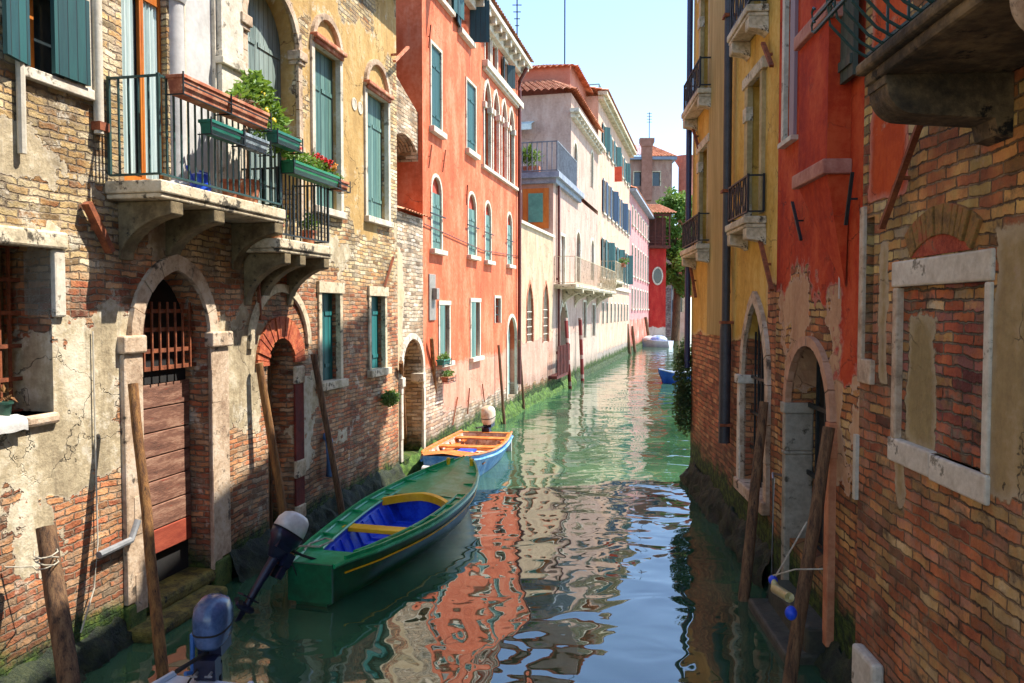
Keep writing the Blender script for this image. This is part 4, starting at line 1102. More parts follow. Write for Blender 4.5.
q = A1.mb(); q.box(12.6, uy1 - .02, -7.5, -.05, 12.13, 13.1); q.box(12.5, uy1 + .1, -7.6, .1, 13.1, 13.2); q.build('shade_block', frame_y, A1.root)  # unseen upper block, added to cast shade on the ochre house opposite
m_A1 = wall_mat('yellow_brick_wall', [(.26, .08, .04), (.42, .13, .06), (.52, .19, .08), (.56, .26, .11), (.6, .34, .16)], '#9a7354', plaster=YEL, regs=[((uy0 + uy1) / 2, 12.9, 8, 10.02)],
                cuts=[(RF.u(775, 310), 2.9, .35, .7)], amp=.12, moss=.75, seed=14, streak=.5, bumpd=.02, spotty=('#8f7b52', .68))
A1.wall(m_A1)

A2 = Bld('canal_house', 'crimson plastered house with projecting chimney breast and stone arched water doorway', 'house', RF, ur0 + .002, uy0 - .002, 11.7, 8)
o_ = opening(RF, 789, 798, -60, 138)
w_ = A2.window(o_, name='tall_window', depth=.06, sur=0, pmat=glass, smat=stone, shut=('open', 0, None), shmat=sh_white if False else shutter_mat('lilac_grey_boards', '#6d6068', '#8d7f85', .2))
q = A2.mb(); q.box(o_['u1'], o_['u1'] + .09, 0, .05, o_['z0'], o_['zt']); q.box(o_['u0'] - .06, o_['u1'] + .12, -.1, .08, o_['z0'] - .05, o_['z0']); q.build('frame', stone_w, w_)
RED = ['#8f2410', '#b03a18', '#c4552c']
m_red = wall_mat('crimson_plaster_plain', REDB, '#9a7354', plaster=RED, regs=[(0, 5, 60, 30)], amp=.1, seed=16, streak=.55, bumpd=.012)
ca, cb, cdp = 7.02, 7.86, .2
q = A2.mb(); q.box(ca, cb, .001, cdp, 4.5, 11.69); 
# tapering foot
q.face([(ca, .001, 4.5), (ca, cdp, 4.5), (ca + .02, .02, 3.5)]); q.face([(cb, .001, 4.5), (cb, cdp, 4.5), (ca + .06, .02, 3.5)]); q.face([(ca, cdp, 4.5), (cb, cdp, 4.5), (ca + .06, .02, 3.5), (ca + .02, .02, 3.5)])
ch = q.build('chimney_breast', m_red, A2.root)
rose = mottle('rose_stone', '#9a5a48', '#c08a74', 3, .8, .4)
for zz in (4.48, 5.82): q = A2.mb(); q.box(ca - .05, cb + .05, .0, cdp + .05, zz, zz + .13); q.build('stone_band', rose, ch, bevel=.012)
o_ = opening(RF, 790.5, 833, 345, 560, 'round'); o_['u0'] = RF.u(832, 470)
wD2 = A2.window(o_, name='water_doorway', joint=True, depth=.26, sur=.1, proud=.06, smat=mottle('ochre_pink_stone', '#a0704e', '#c4987a', 3, .8, .5), pmat=dark, grille=(4, 2, .03), gdep=.2)
q = A2.mb()
b_ = o_['u1']; q.box(b_ - .012, b_ + .10, -.24, .064, .3, o_['zs'] - .55); q.box(b_ - .02, b_ + .11, -.24, .075, o_['zs'] - .55, o_['zs'] - .51); q.box(b_ - .014, b_ + .10, -.24, .066, o_['zs'] - .51, o_['zs'] - .1); q.box(b_ - .03, b_ + .13, -.24, .085, o_['zs'] - .1, o_['zs'] + .02)
q.build('jamb_pier', mottle('grey_door_stone', '#77705f', '#a89f8c', 3, .85, .6, .01, spots=('#4c4638', .58)), wD2, bevel=.015)
q = A2.mb(); q.box(o_['u0'] - .12, o_['u0'] + .0, -.1, .07, .2, o_['zs']); q.box(o_['u0'] - .14, o_['u0'] + .03, -.1, .1, 1.95, 2.1); q.build('near_jamb', mottle('orange_pink_stone', '#a8603c', '#c88a62', 3, .8, .5), wD2, bevel=.01)
m_A2 = wall_mat('crimson_wall', [(.28, .08, .04), (.46, .14, .05), (.56, .22, .07), (.58, .34, .11), (.6, .42, .2)], '#8f6a4c', plaster=RED, regs=[(7.0, 7.4, .9, 3.9), (8.4, 7.2, 1.2, 3.65), (6.9, 4.4, .35, 1.5)], amp=.6,
                grey=['#a5795a', '#b98f6b', '#c4a07a'], gregs=[(8.6, 3.1, .45, .65), (7.25, 2.7, .28, .9), (6.7, 2.5, .25, .6)], moss=.55, seed=17, streak=.55)
A2.wall(m_A2)
A2.rod(799, 202, 808, 240, .015, .07, iron)
A2.rod(861, 172, 854, 225, .014, .07, iron)
cu = RF.u(846, 150)
q = A2.mb(); q.tube([(cu - .12, .03, 8), (cu - .12, .03, 5.4), (cu, .03, 4.6), (cu + .03, .03, 4.0), (cu + .03, .03, 3.4)], .007, 5); q.build('cable', stone_w, A2.root)
q = A2.mb(); ha = RF.px(786, 478); hb_ = RF.px(793, 545)
q.tube([(ha[0] + .12, 0, ha[1]), (ha[0] + .1, .12, ha[1] + .03), (ha[0], .14, ha[1]), (ha[0] - .02, .14, .35)], .016, 8); q.build('handrail', mottle('steel', '#8d8f92', '#b2b4b6', 4, .35, .1, metal=.8), A2.root, smooth=True)
stp = mottle('damp_stone', '#26281f', '#4a4a3c', 3, .7, .6, .015)
q = A2.mb(); q.box(o_['u0'] - .02, o_['u1'] + .02, -.5, .22, -.6, .34); q.box(o_['u0'] - .05, o_['u1'] + .1, -.4, .42, -.6, .10); q.build('landing_step', stp, A2.root, bevel=.03)

A3 = Bld('canal_house', 'bare old brick house nearest on the right with walled up stone framed window', 'house', RF, -6, ur0, 12.2, 8)
fu0, fu1 = RF.u(990, 380), RF.u(893, 380)
zs0, zs1, zl0, zl1 = 2.15, 2.33, 3.47, 3.66
oW = OP(fu0 + .05, fu1 - .075, zs1, zl0)
A3.hole(oW, .04)
MB_ = wall_mat('infill_brick', [(.2, .06, .05), (.45, .11, .05), (.55, .17, .06), (.35, .14, .12), (.58, .32, .1), (.5, .4, .26)], '#8d8068', seed=31, erode=.9, warp=.03,
               plaster=['#85744f', '#9a875c', '#a89870'], regs=[(oW['u1'] - .3, 2.8, .25, .5)], amp=.2)
q = A3.mb(); q.box(oW['u0'], oW['u1'], -.09, -.035, oW['z0'], oW['zt']); ww = q.build('bricked_up_window', MB_, A3.root)
q = A3.mb(); q.box(fu0 - .03, fu1 + .02, -.06, .022, zl0, zl1); q.build('lintel', stone_w, ww, bevel=.015)
q = A3.mb(); L = fu1 - fu0; c1, c2 = fu0 + L * .52, fu0 + L * .84
q.box(fu0 - .03, c1 - .006, -.06, .028, zs0, zs1); q.build('sill', stone_w, ww, bevel=.015)
q = A3.mb(); q.box(c1 + .006, fu1 + .04, -.06, .022, zs0 + .01, zs1 + .01); q.build('sill', stone_w, ww, bevel=.015)
q = A3.mb(); q.box(fu0 - .02, fu0 + .055, -.06, .02, zs1 + .004, zl0 - .004); q.build('jamb', stone_w, ww, bevel=.012)
q = A3.mb(); q.box(fu1 - .08, fu1 - .0, -.06, .018, zs1 + .004, zl0 - .004); q.build('jamb', stone_p, ww, bevel=.012)
arc = OP(fu0 + .22, fu1 - .28, 3.68, 3.80, 'seg', rise=.13)
ab = mottle('ochre_arch_bricks', '#5e4424', '#8f6c35', 6, .9, .9, .01, c3='#9a4a2c')
q = A3.mb(); i_ = outline(arc, 0, 8); oo = outline(arc, .2, 8)
for a in range(1, len(i_) - 2):
    f = .06
    def L_(x, y, t): return (x[0] + (y[0] - x[0]) * t, x[1] + (y[1] - x[1]) * t)
    p, q_, r_, s_ = i_[a], i_[a + 1], oo[a + 1], oo[a]
    q.prism([L_(p, q_, f), L_(q_, p, f), L_(r_, s_, f), L_(s_, r_, f)], -.02, .02 + random.uniform(-.008, .012))
q.build('relieving_arch', ab, A3.root, bevel=.006)
q = A3.mb(); ol_ = outline(dict(arc, z0=3.672)); q.prism(ol_, -.03, .006); q.build('arch_infill', mottle('red_infill_brick', '#7a2a14', '#a8472a', 9, .9, 1., .012, c3='#b5603a', spots=('#6b5640', .58)), A3.root)
# slit window
o_ = opening(RF, 857, 865.5, 219, 360); 
w_ = A3.window(OP(RF.u(866, 290), RF.u(857, 290), 2.95, 3.95), name='slit_window', depth=.3, sur=0, pmat=dark, smat=stone_d) if False else None
su0, su1 = ur0 - .26, ur0 - .1
oS = OP(su0, su1, RF.z(862, 358), RF.z(862, 220)); w_ = A3.window(oS, name='slit_window', depth=.3, sur=0, pmat=dark, smat=stone_d)
q = A3.mb(); q.box(su1 + .001, su1 + .09, -.1, .03, oS['z0'] - .2, oS['zt'] + .1); q.build('jamb', stone_p, w_, bevel=.01)
q = A3.mb(); q.box(su0 - .06, su1 + .0, -.1, .04, oS['z0'] - .2, oS['z0']); q.build('sill', stone_p, w_, bevel=.01)
# big balcony over the near right
zB = 4.62
q = A3.mb(); q.box(-3.0, 4.78, .002, .72, zB, zB + .07); q.box(-3.0, 4.81, .002, .76, zB + .07, zB + .14)
stone_k = mottle('blackened_stone', '#2a2217', '#5c4c35', 2.5, .9, .9, .014, c3='#8a7350', spots=('#17130d', .56))
bb = q.build('balcony', stone_k, A3.root, bevel=.02)
def big_corbel(u0, u1, mat):
    q = A3.mb(); pr = [(.002, zB - .002), (.70, zB - .002), (.70, zB - .05)]
    for i in range(9):
        a = PI / 2 * i / 8; pr.append((.70 - .16 * (1 - math.cos(a)) - .01, zB - .05 - .17 * math.sin(a)))
    pr += [(.1, zB - .25), (.08, zB - .34), (.002, zB - .36)]
    q.profile(pr, u0, u1); q.build('corbel', mat, bb, bevel=.015)
big_corbel(4.5, 4.76, stone_k); big_corbel(3.0, 3.28, stone_p); big_corbel(1.4, 1.66, stone_k)
q = A3.mb()
def belly(uu):
    pts = [(uu, .70, zB + .16), (uu, .80, zB + .22), (uu, .93, zB + .36), (uu, .95, zB + .5), (uu, .86, zB + .7), (uu, .78, zB + .85), (uu, .76, zB + 1.05)]
    return pts
uu = 4.74
k = 0
while uu > 1.6:
    q.tube(belly(uu), .009, 5)
    if k % 2 == 0:
        c = [(uu - .06 + .05 * math.cos(a * .7) * (1 - a * .05), .94, zB + .42 + .05 * math.sin(a * .7) * (1 - a * .05)) for a in range(12)]
        q.tube(c, .007, 5)
    uu -= .12; k += 1
for (d_, z_) in ((.71, .18), (.945, .40), (.945, .48), (.76, 1.05)): q.bar((4.76 if d_ < .9 else 4.98, d_, zB + z_), (1.5, d_, zB + z_), .018)
for (d_, z_) in ((.71, .18), (.76, 1.05)): q.bar((4.74, .02, zB + z_), (4.74, d_, zB + z_), .018)
for i in range(1, 6): q.bar((4.74, .12 * i, zB + .16), (4.74, .12 * i, zB + 1.05), .014)
for z_ in (.40, .48):
    q.tube([(4.98, .945, zB + z_), (5.03, .945, zB + z_ + .02), (5.04, .945, zB + z_ + .06), (5.01, .945, zB + z_ + .08), (4.98, .945, zB + z_ + .06)], .008, 5)
q.build('railing', iron_g, bb)
a, b = RF.u(866, 30), RF.u(844, 30)
q = A3.mb(); q.box(a, b, .06, .10, 5.25, 7.6)
for zz in (5.35, 6.1): q.box(a + .02, b - .02, .101, .12, zz, zz + .08)
q.build('shutter', shutter_mat('grey_green_dull_boards', '#2f3a30', '#465244', .12), A3.root)
A3.rod(931, 122, 891, 228, .022, .07, rust)
q = A3.mb(); u_, z_ = RF.px(858, 445); q.box(u_ - .03, u_ + .03, 0, .03, 1.7, 2.25); q.build('conduit', pipe_w, A3.root)
q = A3.mb(); q.box(RF.u(875, 660) - .2, RF.u(875, 660) + .25, 0, .1, .2, .55); q.build('plinth_stone', stone_w, A3.root, bevel=.03)
rg = [(5.7, 7.0, .45, 2.95)]
m_A3 = wall_mat('old_brick_wall', MIXB, '#9c8060', bw=.27, bh=.080, pal2=([(.28, .09, .045), (.46, .16, .06), (.54, .27, .09), (.56, .37, .12), (.60, .44, .18), (.5, .4, .26)], 3.3, .5), plaster=['#a83c14', '#bd4c1c', '#c85c28'],
                regs=[(6.22, 7.6, .36, 3.45), ], amp=.12, grey=['#85714f', '#9c865c', '#b09a78'], gregs=[(4.45, 3.0, .22, .75), (6.25, 3.3, .10, .6), (5.9, 2.3, .08, .5), (4.1, 2.9, .3, .5)], moss=.15, seed=19, warp=.026, erode=.9, bumpd=.024, spotty=('#a8927a', .60), mort=.010)
A3.wall(m_A3)
# orange rendered patch above the brick, reddish drips are in the wall material
for b in (A2, A3):
    q = b.mb(); q.box(b.u0 + .01, b.u1, -8, .15, b.zt, b.zt + .12); q.build('eaves', stone_d, b.root)

# ================================================================ mooring poles
def pole(tx, ty, td, fr, bx, by, r, mat, label, group='wooden mooring poles in the canal', name='mooring_pole', band=None):
    top = fr.P(fr.px(tx, ty, td)[0], td, fr.px(tx, ty, td)[1]); base = atz(bx, by, 0)
    d = (top - base).normalized()
    lo = base - d * .9
    q = MB(); pts = []; n = 9
    for i in range(n + 1):
        p = lo.lerp(top, i / n); j = 0 if i in (0, n) else .005
        pts.append((p.y + random.uniform(-j, j), p.x + random.uniform(-j, j), p.z))
    rs = [r * (1.08 - .2 * i / n) * random.uniform(.95, 1.05) for i in range(n + 1)]
    q.tube(pts, rs, 12)
    # slightly worn cut top
    q2 = q.build(name, mat, None, label, 'pole', group, smooth=True)
    return q2, top, base, d
GP = 'wooden mooring poles in the canal'
pole(133, 384, .30, LF, 163, 676, .052, pole_wood_l, 'brown mooring pole leaning in front of the barred arched water door')
pole(259, 363, .12, LF, 291, 562, .055, pole_wood_l, 'tan mooring pole by the small door with red brick arch')
pole(313.5, 354, .12, LF, 345, 530, .05, pole_wood, 'dark mooring pole below the first small teal shuttered window')
st, stop_, sbase, sdv = pole(46, 527, .35, LF, 76, 735, .085, pole_wood, 'thick rotten wooden stump with rope tied round it at lower left')
pole(401, 362, .1, LF, 406, 462, .05, pole_wood_l, 'pale post at the left side of the open arched doorway')
pole(431.5, 338, .1, LF, 439, 452, .05, pole_wood_l, 'pale post against the meter box corner of the red house')
pole(498.5, 345, .1, LF, 504.5, 424, .045, pole_wood, 'thin dark post before the pale green door of red house')
pole(519, 340, .1, LF, 524, 410, .045, pole_wood, 'thin dark post at the far end of the red house')
pole(764, 402, .12, RF, 744, 600, .062, pole_wood, 'brown mooring pole leaning against the yellow house water gate')
pole(829, 427, .12, RF, 789, 684, .062, pole_wood, 'brown mooring pole leaning before the crimson house stone doorway')
stripe = NT('red_white_pole'); zc = stripe.sep(stripe.ob())[2]
stripe.fin(stripe.mix(stripe.m_('GREATER_THAN', stripe.m_('FRACT', stripe.m_('MULTIPLY', zc, 1.1)), .80), lin('#7a241e'), lin('#a98a7c')), .7)
for (tx, ty, bx, by, mt, lb) in ((566, 318, 570, 389, stripe.m, 'red and white striped pole left of the water gate'), (580, 318, 582.5, 381, stripe.m, 'red and white striped pole right of the water gate'),
                             (627, 324, 630, 354, pole_wood, 'thin far pole before the pink house, left one of a pair'), (632, 326, 635, 352, pole_wood, 'thin far pole before the pink house, right one of a pair'),
                             (645.5, 317, 650, 346, pole_wood, 'thick grey far pole beside the red corner house, left one'), (650.5, 316, 655, 343, pole_wood, 'thick grey far pole beside the covered boat')):
    bs = atz(bx, by, 0); r_ = ray(tx, ty); k = bs.y / r_.y; top = CP + r_ * k
    q = MB(); q.tube([(bs.y, bs.x, -.6), (bs.y, bs.x, 0), (top.y, top.x, top.z)], [.10 * bs.y / 60 + .02] * 3, 10); q.build('mooring_pole', mt, None, lb, 'pole', 'wooden mooring poles far along the canal', smooth=True)
rope_m = mottle('rope', '#8d8472', '#bdb49f', 20, .9, .8, .004)
q = MB(LF)
up = LF.px(45, 560, .45); 
q.tube([(up[0] + .088 * math.cos(a * .8), .46 + .088 * math.sin(a * .8), up[1] + .02 * math.sin(a * 1.1) + .004 * a - .05) for a in range(30)], .006, 6)
wl = LF.px(4, 567, .02); wl2 = LF.px(20, 572, .02)
q.tube([(wl[0], .03, wl[1]), (wl[0] + .25, .3, wl[1] - .05), (up[0], .54, up[1])], .006, 6)
q.build('mooring_rope', rope_m, None, 'pale rope from wall ring wound round the rotten stump', 'rope')

# ================================================================ boats
def lerp_tab(tab, t):
    for i in range(len(tab) - 1):
        if t <= tab[i + 1][0]:
            a, b = tab[i], tab[i + 1]; k = (t - a[0]) / (b[0] - a[0]); k2 = k
            return [a[j] + (b[j] - a[j]) * k2 for j in range(1, len(a))]
    return list(tab[-1][1:])
def smooth_tab(tab, n):
    """Catmull-Rom resample of (t, values...)"""
    out = []
    for i in range(n + 1):
        t = tab[0][0] + (tab[-1][0] - tab[0][0]) * i / n
        k = 0
        while k < len(tab) - 2 and t > tab[k + 1][0]: k += 1
        p0 = tab[max(k - 1, 0)]; p1 = tab[k]; p2 = tab[k + 1]; p3 = tab[min(k + 2, len(tab) - 1)]
        s_ = (t - p1[0]) / (p2[0] - p1[0])
        v = []
        for j in range(1, len(p1)):
            a, b, c, d = p0[j], p1[j], p2[j], p3[j]
            v.append(.5 * ((2 * b) + (-a + c) * s_ + (2 * a - 5 * b + 4 * c - d) * s_ ** 2 + (-a + 3 * b - 3 * c + d) * s_ ** 3))
        out.append([t] + v)
    return out
def paint(name, a, b, rough=.25, **k): return mottle(name, a, b, 3, rough, .15, .004, **k)
def outboard(parent, fr, pos, lean, scale, cowl_m, body_m, label=None, turn=0., long=1., two=False):
    """lean degrees: tilt of the leg up and aft; aft = -u"""
    M = Matrix.Translation(Vector(pos)) @ Matrix.Rotation(R(turn), 4, 'Z') @ Matrix.Rotation(R(lean), 4, 'Y') @ Matrix.Scale(scale, 4)
    # local: u fore, z up; pivot at clamp
    q = MB(fr); q.M = M
    q.tube([(-.12, 0, .12), (-.13, 0, .0), (-.14, 0, -.35), (-.14, 0, -.62 * long)], [.075, .065, .05, .045], 10)
    q.box(-.26, -.04, -.10, .10, .10, .20)
    q.box(-.05, .07, -.09, .09, -.05, .12); q.box(-.02, .06, -.08, -.05, -.2, .0); q.box(-.02, .06, .05, .08, -.2, .0)
    q.tube([(-.28, 0, -.64 * long), (-.22, 0, -.64 * long), (-.05, 0, -.64 * long), (.0, 0, -.64 * long)], [.02, .05, .045, .01], 10)
    q.box(-.3, -.04, -.06, .06, -.54 * long, -.525 * long)
    q.prism([(-.18, -.66 * long), (-.10, -.66 * long), (-.13, -.84 * long), (-.17, -.84 * long)], -.008, .008)
    m = q.build('outboard_motor', body_m, parent, label=label, smooth=True)
    q = MB(fr); q.M = M
    # cowl: superellipse loft
    rings = []
    for (z, hx, hy, cx) in ((.18, .17, .105, -.14), (.22, .20, .125, -.14), (.32, .215, .14, -.145), (.44, .205, .14, -.145), (.52, .17, .125, -.135), (.565, .11, .085, -.12), (.58, .03, .03, -.11)):
        ring = []
        for k in range(20):
            a = 2 * PI * k / 20; c, s_ = math.cos(a), math.sin(a)
            ring.append((cx + hx * math.copysign(abs(c) ** .75, c), hy * math.copysign(abs(s_) ** .75, s_), z))
        rings.append(ring)
    q.loft(rings[2:] if two else rings); q.build('cowl', cowl_m, m, smooth='all')
    if two:
        q = MB(fr); q.M = M; lo_ = [[(-.13 + (p[0] + .13) * .55, p[1] * .5, -.02) for p in rings[0]]] + rings[:3]; q.loft(lo_); q.build('lower_cowl', body_m, m, smooth='all')
    q = MB(fr); q.M = M
    q.loft([[(-.142 + (p[0] + .142) * 1.015, p[1] * 1.015, z_) for p in rings[2]] for z_ in (.312, .328)]); q.build('cowl_seam', dark, m)
    for s_ in (-1, 1):
        q = MB(fr); q.M = M; q.tube([(.06, s_ * .06, .02), (.14, s_ * .06, .02)], .012, 6); q.bar((.14, s_ * .06 - .03, .02), (.14, s_ * .06 + .03, .02), .012); q.build('clamp_screw', lead, m)
    q = MB(fr); q.M = M; q.tube([(.0, .03, .1), (.15, .1, -.02), (.3, .12, -.12), (.5, .1, -.25)], .009, 6); q.build('fuel_hose', dark, m)
    q = MB(fr); q.M = M; q.tube([(-.0, .0, .16), (.2, .04, .18), (.42, .06, .22)], [.018, .016, .02], 8); q.build('tiller', dark, m, smooth=True)
    q = MB(fr); q.M = M
    for k in range(3):
        a = 2 * PI * k / 3; q.face([(-.27, 0, -.64 * long), (-.25, .09 * math.cos(a), -.64 * long + .09 * math.sin(a)), (-.28, .1 * math.cos(a + .6), -.64 * long + .1 * math.sin(a + .6)), (-.29, .05 * math.cos(a + .9), -.64 * long + .05 * math.sin(a + .9))])
    q.build('propeller', dark, m)
    return m
def boat(fr, L, tab, root, hull_m, deck_m, in_m, rib_m, t0, t1, side, floor_z, nrib=7, stem=.0, flare=.72, fore=True, bottom=-.12, rimr=.03, rim_m=None):
    st_ = smooth_tab(tab, 26)           # (t, hb, zg)
    q = MB(fr)
    rings = []
    for (t, hb, zg) in st_:
        u = t * L; c = hb * flare
        ub = u - stem * max(0, t - .8) / .2
        rings.append([(u, -hb, zg), (u * .998, -hb * .97, zg - .12), (ub, -c, .02), (ub, -c * .8, bottom), (ub, c * .8, bottom), (ub, c, .02), (u * .998, hb * .97, zg - .12), (u, hb, zg)])
    q.loft(rings, close=False, caps=False)
    q.face([rings[0][i] for i in range(8)]); q.face([rings[-1][i] for i in range(8)])
    hull = q.build('hull', hull_m, root, smooth=True)
    # decks
    q = MB(fr)
    def inner(t, hb): return max(hb - side, .02)
    for a, b in zip(st_[:-1], st_[1:]):
        ta, ha, za = a; tb, hb, zb = b; za += .004; zb += .004
        mid = (ta + tb) / 2
        if t0 < mid < t1:
            for s_ in (-1, 1):
                q.face([(ta * L, s_ * ha, za), (tb * L, s_ * hb, zb), (tb * L, s_ * inner(tb, hb), zb - .01), (ta * L, s_ * inner(ta, ha), za - .01)])
        elif mid < t0 or fore:
            cam_ = .05 if mid > t1 else 0
            for s_ in (-1, 1):
                q.face([(ta * L, s_ * ha, za), (tb * L, s_ * hb, zb), (tb * L, 0, zb + cam_), (ta * L, 0, za + cam_)])
    dk = q.build('deck', deck_m, root)
    # cockpit lining
    q = MB(fr); ins = [s for s in st_ if t0 - .03 <= s[0] <= t1 + .03]
    rr = []
    for (t, hb, zg) in ins:
        i_ = inner(t, hb); fl = i_ * flare * .95
        rr.append([(t * L, -i_, zg - .008), (t * L, -i_, zg - .05), (t * L, -fl, floor_z), (t * L, fl, floor_z), (t * L, i_, zg - .05), (t * L, i_, zg - .008)])
    q.loft(rr, close=False, caps=False); q.face(rr[0]); q.face(rr[-1])
    q.build('cockpit', in_m, root)
    for i in range(nrib):
        t = t0 + (t1 - t0) * (i + .6) / (nrib + .2); hb, zg = lerp_tab([tuple(s) for s in st_], t)
        i_ = inner(t, hb) - .006; fl = i_ * flare * .95
        q = MB(fr)
        for s_ in (-1, 1): q.bar((t * L, s_ * (i_ - .01), zg - .06), (t * L, s_ * (fl - .0), floor_z + .02), .035, .035)
        q.bar((t * L, -fl, floor_z + .015), (t * L, fl, floor_z + .015), .04, .035)
        q.build('rib', rib_m, root)
    # rub rail
    for s_ in (-1, 1):
        q = MB(fr); q.tube([(t * L, s_ * (hb + .004), zg + .012) for (t, hb, zg) in st_], rimr, 6); q.build('gunwale', rim_m or deck_m, root, smooth=True)
    return st_, hull, dk
gA = Vector((-2.24, 8.82)); gB = Vector((-.80, 14.1)); dv = gB - gA
GF = Fr(gA.x, gA.y, math.atan2(dv.x, dv.y), 1)
g_hull = paint('dark_green_hull', '#05402a', '#0a6641', .3)
g_deck = mottle('bright_green_deck', '#0a8248', '#169c5c', 3, .35, .2, .004, c3='#4bb083', spots=('#0c5a37', .64))
b_in = mottle('blue_boat_lining', '#0b34a8', '#1546cf', 4, .45, .2, .004, c3='#2a62dc')
yel = paint('yellow_paint', '#e3a808', '#f6c414', .35)
gb = thing('rowing_boat', 'green wooden boat with blue inside, yellow thwart and tilted outboard motor', 'boat', GF.P(3, 0, 0))
GL = dv.length
tabG = [(0, .27, .45), (.15, .46, .42), (.35, .64, .41), (.52, .71, .44), (.7, .65, .48), (.85, .46, .55), (.95, .23, .62), (1, .06, .67)]
stG, hG, dG = boat(GF, GL, tabG, gb, g_hull, g_deck, b_in, b_in, .10, .60, .21, .10, nrib=9, stem=.25)
def at_t(st_, t): return lerp_tab([tuple(s) for s in st_], t)
hb, zg = at_t(stG, .325)
q = MB(GF); q.box(.325 * GL - .11, .325 * GL + .11, -(hb - .12), hb - .12, zg - .055, zg + .0); q.build('thwart', yel, gb, bevel=.008)
hb, zg = at_t(stG, .60); q = MB(GF); i_ = hb - .19
arcp = [(.60 * GL + .34 * (1 - (k / 8) ** 2) - .26, i_ * k / 8, zg + .015 + .03 * (1 - abs(k) / 8)) for k in range(-8, 9)]
for a, b in zip(arcp[:-1], arcp[1:]): q.loft([[(a[0] - .05, a[1], a[2] - .09), (a[0] + .06, a[1], a[2] - .03), (a[0] + .06, a[1], a[2] + .02), (a[0] - .05, a[1], a[2] + .02)], [(b[0] - .05, b[1], b[2] - .09), (b[0] + .06, b[1], b[2] - .03), (b[0] + .06, b[1], b[2] + .02), (b[0] - .05, b[1], b[2] + .02)]])
q.build('coaming', yel, gb)
q = MB(GF)
zf_ = at_t(stG, .6)[1]
fd = [(.60 * GL + .34 * (1 - (k / 8) ** 2) - .26, i_ * k / 8, zf_ + .004 + .03 * (1 - abs(k) / 8)) for k in range(-8, 9)]
for a, b in zip(fd[:-1], fd[1:]): q.face([a, b, (.62 * GL, b[1], zf_ + .008 + .04 * (1 - abs(b[1]) / i_)), (.62 * GL, a[1], zf_ + .008 + .04 * (1 - abs(a[1]) / i_))])
q.build('foredeck_lip', g_deck, gb)
for s_ in (-1, 1):          # inner coaming strake, brackets and yellow line
    q = MB(GF)
    pts = [(t * GL, s_ * (hb - .2), zg + .012) for (t, hb, zg) in stG if .08 < t < .66]
    q.tube(pts, .022, 6); q.build('inner_rail', g_deck, gb, smooth=True)
    q = MB(GF); q.tube([(t * GL, s_ * (hb * .985 + .006), zg - .115) for (t, hb, zg) in stG if .03 < t < .97], .011, 5); q.build('painted_line', yel, gb)
    q = MB(GF); pts = [(t * GL, s_ * (hb + .0), zg + .055) for (t, hb, zg) in stG if .02 < t < .99]
    for a, b in zip(pts[:-1], pts[1:]): q.bar(a, b, .03, .05)
    q.build('wash_strake', g_deck, gb)
    for k in range(8):
        t = .12 + k * .105; hb, zg = at_t(stG, t)
        q = MB(GF); q.bar((t * GL, s_ * (hb - .0), zg + .03), (t * GL, s_ * (hb - .19), zg + .015), .03, .035); q.build('bracket', g_deck, gb)
for (t, s_) in ((.93, -1), (.93, 1)):
    hb, zg = at_t(stG, t); q = MB(GF); q.tube([(t * GL, s_ * (hb - .06), zg), (t * GL, s_ * (hb - .06), zg + .13)], [.03, .035], 8); q.build('mooring_bitt', yel, gb)
q = MB(GF); hb, zg = at_t(stG, 0); q.box(-.04, .0, -hb, hb, .05, zg + .03); q.build('transom', g_hull, gb)
q = MB(GF); q.bar((.9, -.38, .33), (3.2, -.52, .30), .05, .03); q.build('stringer', paint('pale_blue_stringer', '#2d68d8', '#4a84e6', .4), gb)
q = MB(GF); q.tube([(.2, -.2, .55), (.5, -.3, .53), (.8, -.25, .52), (.7, -.1, .53), (.4, -.12, .54), (.3, -.3, .56), (.0, -.36, .58), (-.1, -.3, .6)], .012, 6); q.build('coiled_rope', rope_m, gb)
white_cowl = mottle('white_cowl', '#b6b4b0', '#d8d6d2', 4, .35, .1, spots=('#6d6a66', .66))
navy_body = mottle('navy_motor_body', (.006, .008, .022), (.015, .02, .05), 5, .35, .1)
outboard(gb, GF, (-.10, -.30, .50), 38, .92, white_cowl, navy_body, turn=25, two=True)

# second boat
oA = Vector((-.60, 18.7)); oB = Vector((-1.30, 14.95)); dv = oB - oA
OF = Fr(oA.x, oA.y, math.atan2(dv.x, dv.y), 1); OL = dv.length
ob = thing('motor_boat', 'orange trimmed open boat with blue topsides and pale outboard motor behind the green boat', 'boat', OF.P(2, 0, 0))
or_w = mottle('orange_varnish', '#9c4710', '#c26a22', 6, .4, .3, .004, c3='#cf8a48', spots=('#6e3210', .62))
b_blue = mottle('faded_blue_topsides', '#2a5f98', '#4d8abf', 4, .45, .2, .004, c3='#8fb0c6', spots=('#b9b3a6', .64))
pink_f = mottle('worn_pinkish_floor', '#8a5a46', '#c9a48c', 5, .75, .5, c3='#ded0c2', spots=('#5a3a2c', .6))
tabO = [(0, .60, .44), (.3, .70, .42), (.6, .70, .44), (.85, .58, .50), (1, .40, .55)]
stO, hO, dO = boat(OF, OL, tabO, ob, b_blue, or_w, pink_f, or_w, .04, .82, .08, .06, nrib=8, flare=.8, rimr=.025, rim_m=or_w)
for s_ in (-1, 1):
    q = MB(OF); q.tube([(t * OL, s_ * (hb + .02), zg - .09) for (t, hb, zg) in stO], .03, 6); q.build('rubbing_strake', b_blue, ob, smooth=True)
    q = MB(OF); q.box(.2, 3.0, s_ * .42 if s_ > 0 else -.60, .60 if s_ > 0 else -.42, .26, .29); q.build('side_bench', or_w, ob)
